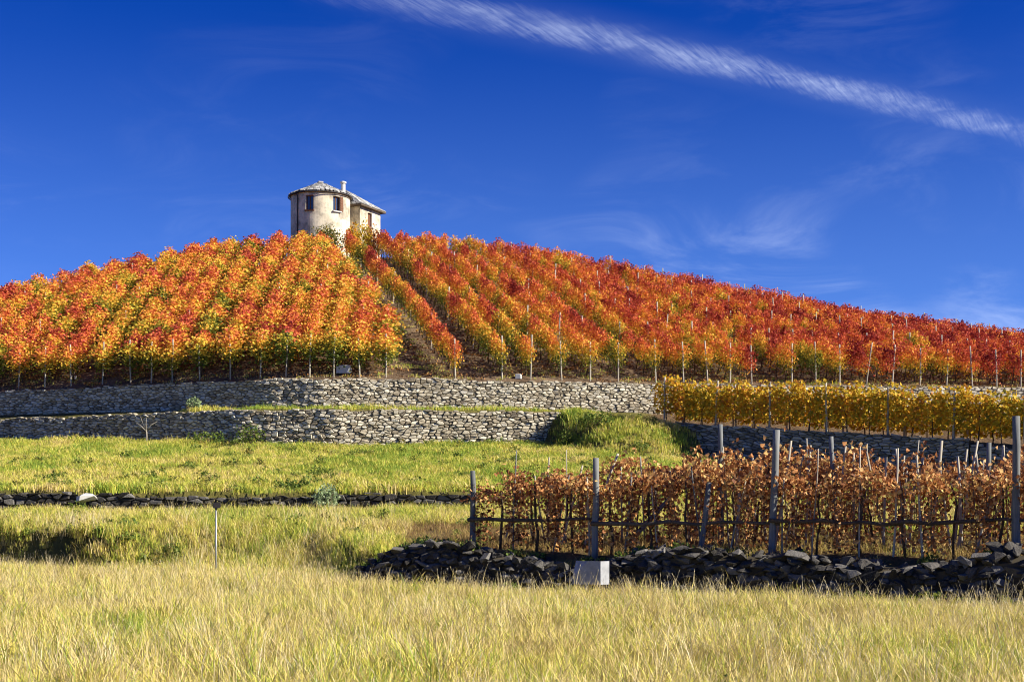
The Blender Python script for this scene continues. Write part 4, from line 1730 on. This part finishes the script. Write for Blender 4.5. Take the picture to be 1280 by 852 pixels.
def weed(name, mat, n, r, h, leaf):
    c = rng.normal(size=(n, 3))
    c /= np.linalg.norm(c, axis=1)[:, None]
    c *= rng.uniform(0.4, 1.0, size=(n, 1))
    c[:, 2] = np.abs(c[:, 2])
    c *= np.array([[r, r, h]])
    return bpy.data.objects.new(name, foliage_mesh(name, c, leaf, leaf * 0.4, M[mat], -0.6))


WT = [weed('weed_clump', 'shrub', 130, random.uniform(0.2, 0.4), random.uniform(0.16, 0.34), 0.075) for _ in range(6)]
WT += [weed('weed_clump', 'olive', 90, random.uniform(0.15, 0.3), random.uniform(0.2, 0.32), 0.06) for _ in range(3)]
pts = []
while len(pts) < 950:
    y = random.uniform(29.0, 60.0)
    x = random.uniform(-1, 1) * (0.364 * y * 1.15 + 0.8)
    e = upper_edge(x)
    if y > interp(x, W2) - 0.4 or (x < 2 and y > e - 0.2) or (x > 6 and y > e - 0.2) or abs(y - LOWY + 0.15) < 0.35:
        continue
    f = interp(x, FE)
    if y < f + (0.9 if x > -3 else 0):
        continue
    near = max(0.0, 1 - (e - y) / 2.5) if y < e else 0.0
    foot = 0.5 if (x > -2 and y < f + 2) else 0.0
    bank = 0.45 if (x < -7.5 and f < y < f + 1.5) or (LOWY < y < LOWY + 0.8) else 0.0
    if random.random() > 0.10 + 0.55 * max(0.0, nz(x, y, 0.33, 62)) + 0.6 * near + foot + bank:
        continue
    pts.append((x, y, ground(x, y) - 0.03, random.uniform(0.5, 1.25)))
scatter('meadow_weeds', 'low leafy green weeds scattered through the meadow grass', 'weeds', pts, WT)


def litter(name):
    n = 26
    c = np.stack([rng.uniform(-0.4, 0.4, n), rng.uniform(-0.4, 0.4, n), rng.uniform(0.0, 0.05, n)], 1)
    return bpy.data.objects.new(name, foliage_mesh(name, c, 0.09, 0.045, M['litter'], 0.0))


M['litter'] = mat_leaf('fallen_leaf', [(0.1, (0.10, 0.045, 0.02)), (0.4, (0.24, 0.11, 0.035)), (0.7, (0.38, 0.22, 0.06)), (1.0, (0.34, 0.08, 0.03))], 0.1)
LT = [litter('leaf_litter') for _ in range(5)]
pts = []
while len(pts) < 1000:
    x = random.uniform(-27, 27)
    y = interp(x, W2) + abs(random.gauss(0, 5)) + 0.3
    pts.append((x, y, ground(x, y), random.uniform(0.7, 1.2)))
scatter('fallen_leaves', 'fallen red and gold leaves on the soil under the vine rows', 'leaves', pts, LT)

pts = []
while len(pts) < 420:
    q = random.uniform(0, fl.len)
    p, t, nn = fl.at(q)
    h = interp(proj(p.x, p.y, 0)[0], prof)
    if random.random() < 0.55:                       # on the crown of the wall
        a = p - nn * random.uniform(0.2, 0.7)
        z = h - 0.02
    else:                                            # at its foot
        a = p + nn * random.uniform(0.25, 0.6)
        z = ground(a.x, a.y)
    if nz(q, 0, 0.9, 71) < -0.1:
        continue
    pts.append((a.x, a.y, z, random.uniform(0.5, 1.1)))
scatter('wall_grass', 'grass and weeds growing on and before the rubble wall', 'grass', pts, BT + MT[:3] + WT[:2])
pts = []
while len(pts) < 260:
    y = math.sqrt(random.uniform(10.0 ** 2, 30.0 ** 2))
    x = random.uniform(-1, 1.2) * 0.364 * y * 1.15
    if y > interp(x, FE) - 0.6 or nz(x, y, 0.4, 72) < 0.0:
        continue
    pts.append((x, y, ground(x, y), random.uniform(0.3, 0.75)))
scatter('field_weeds', 'small green weeds among the dry golden grass', 'weeds', pts, WT)
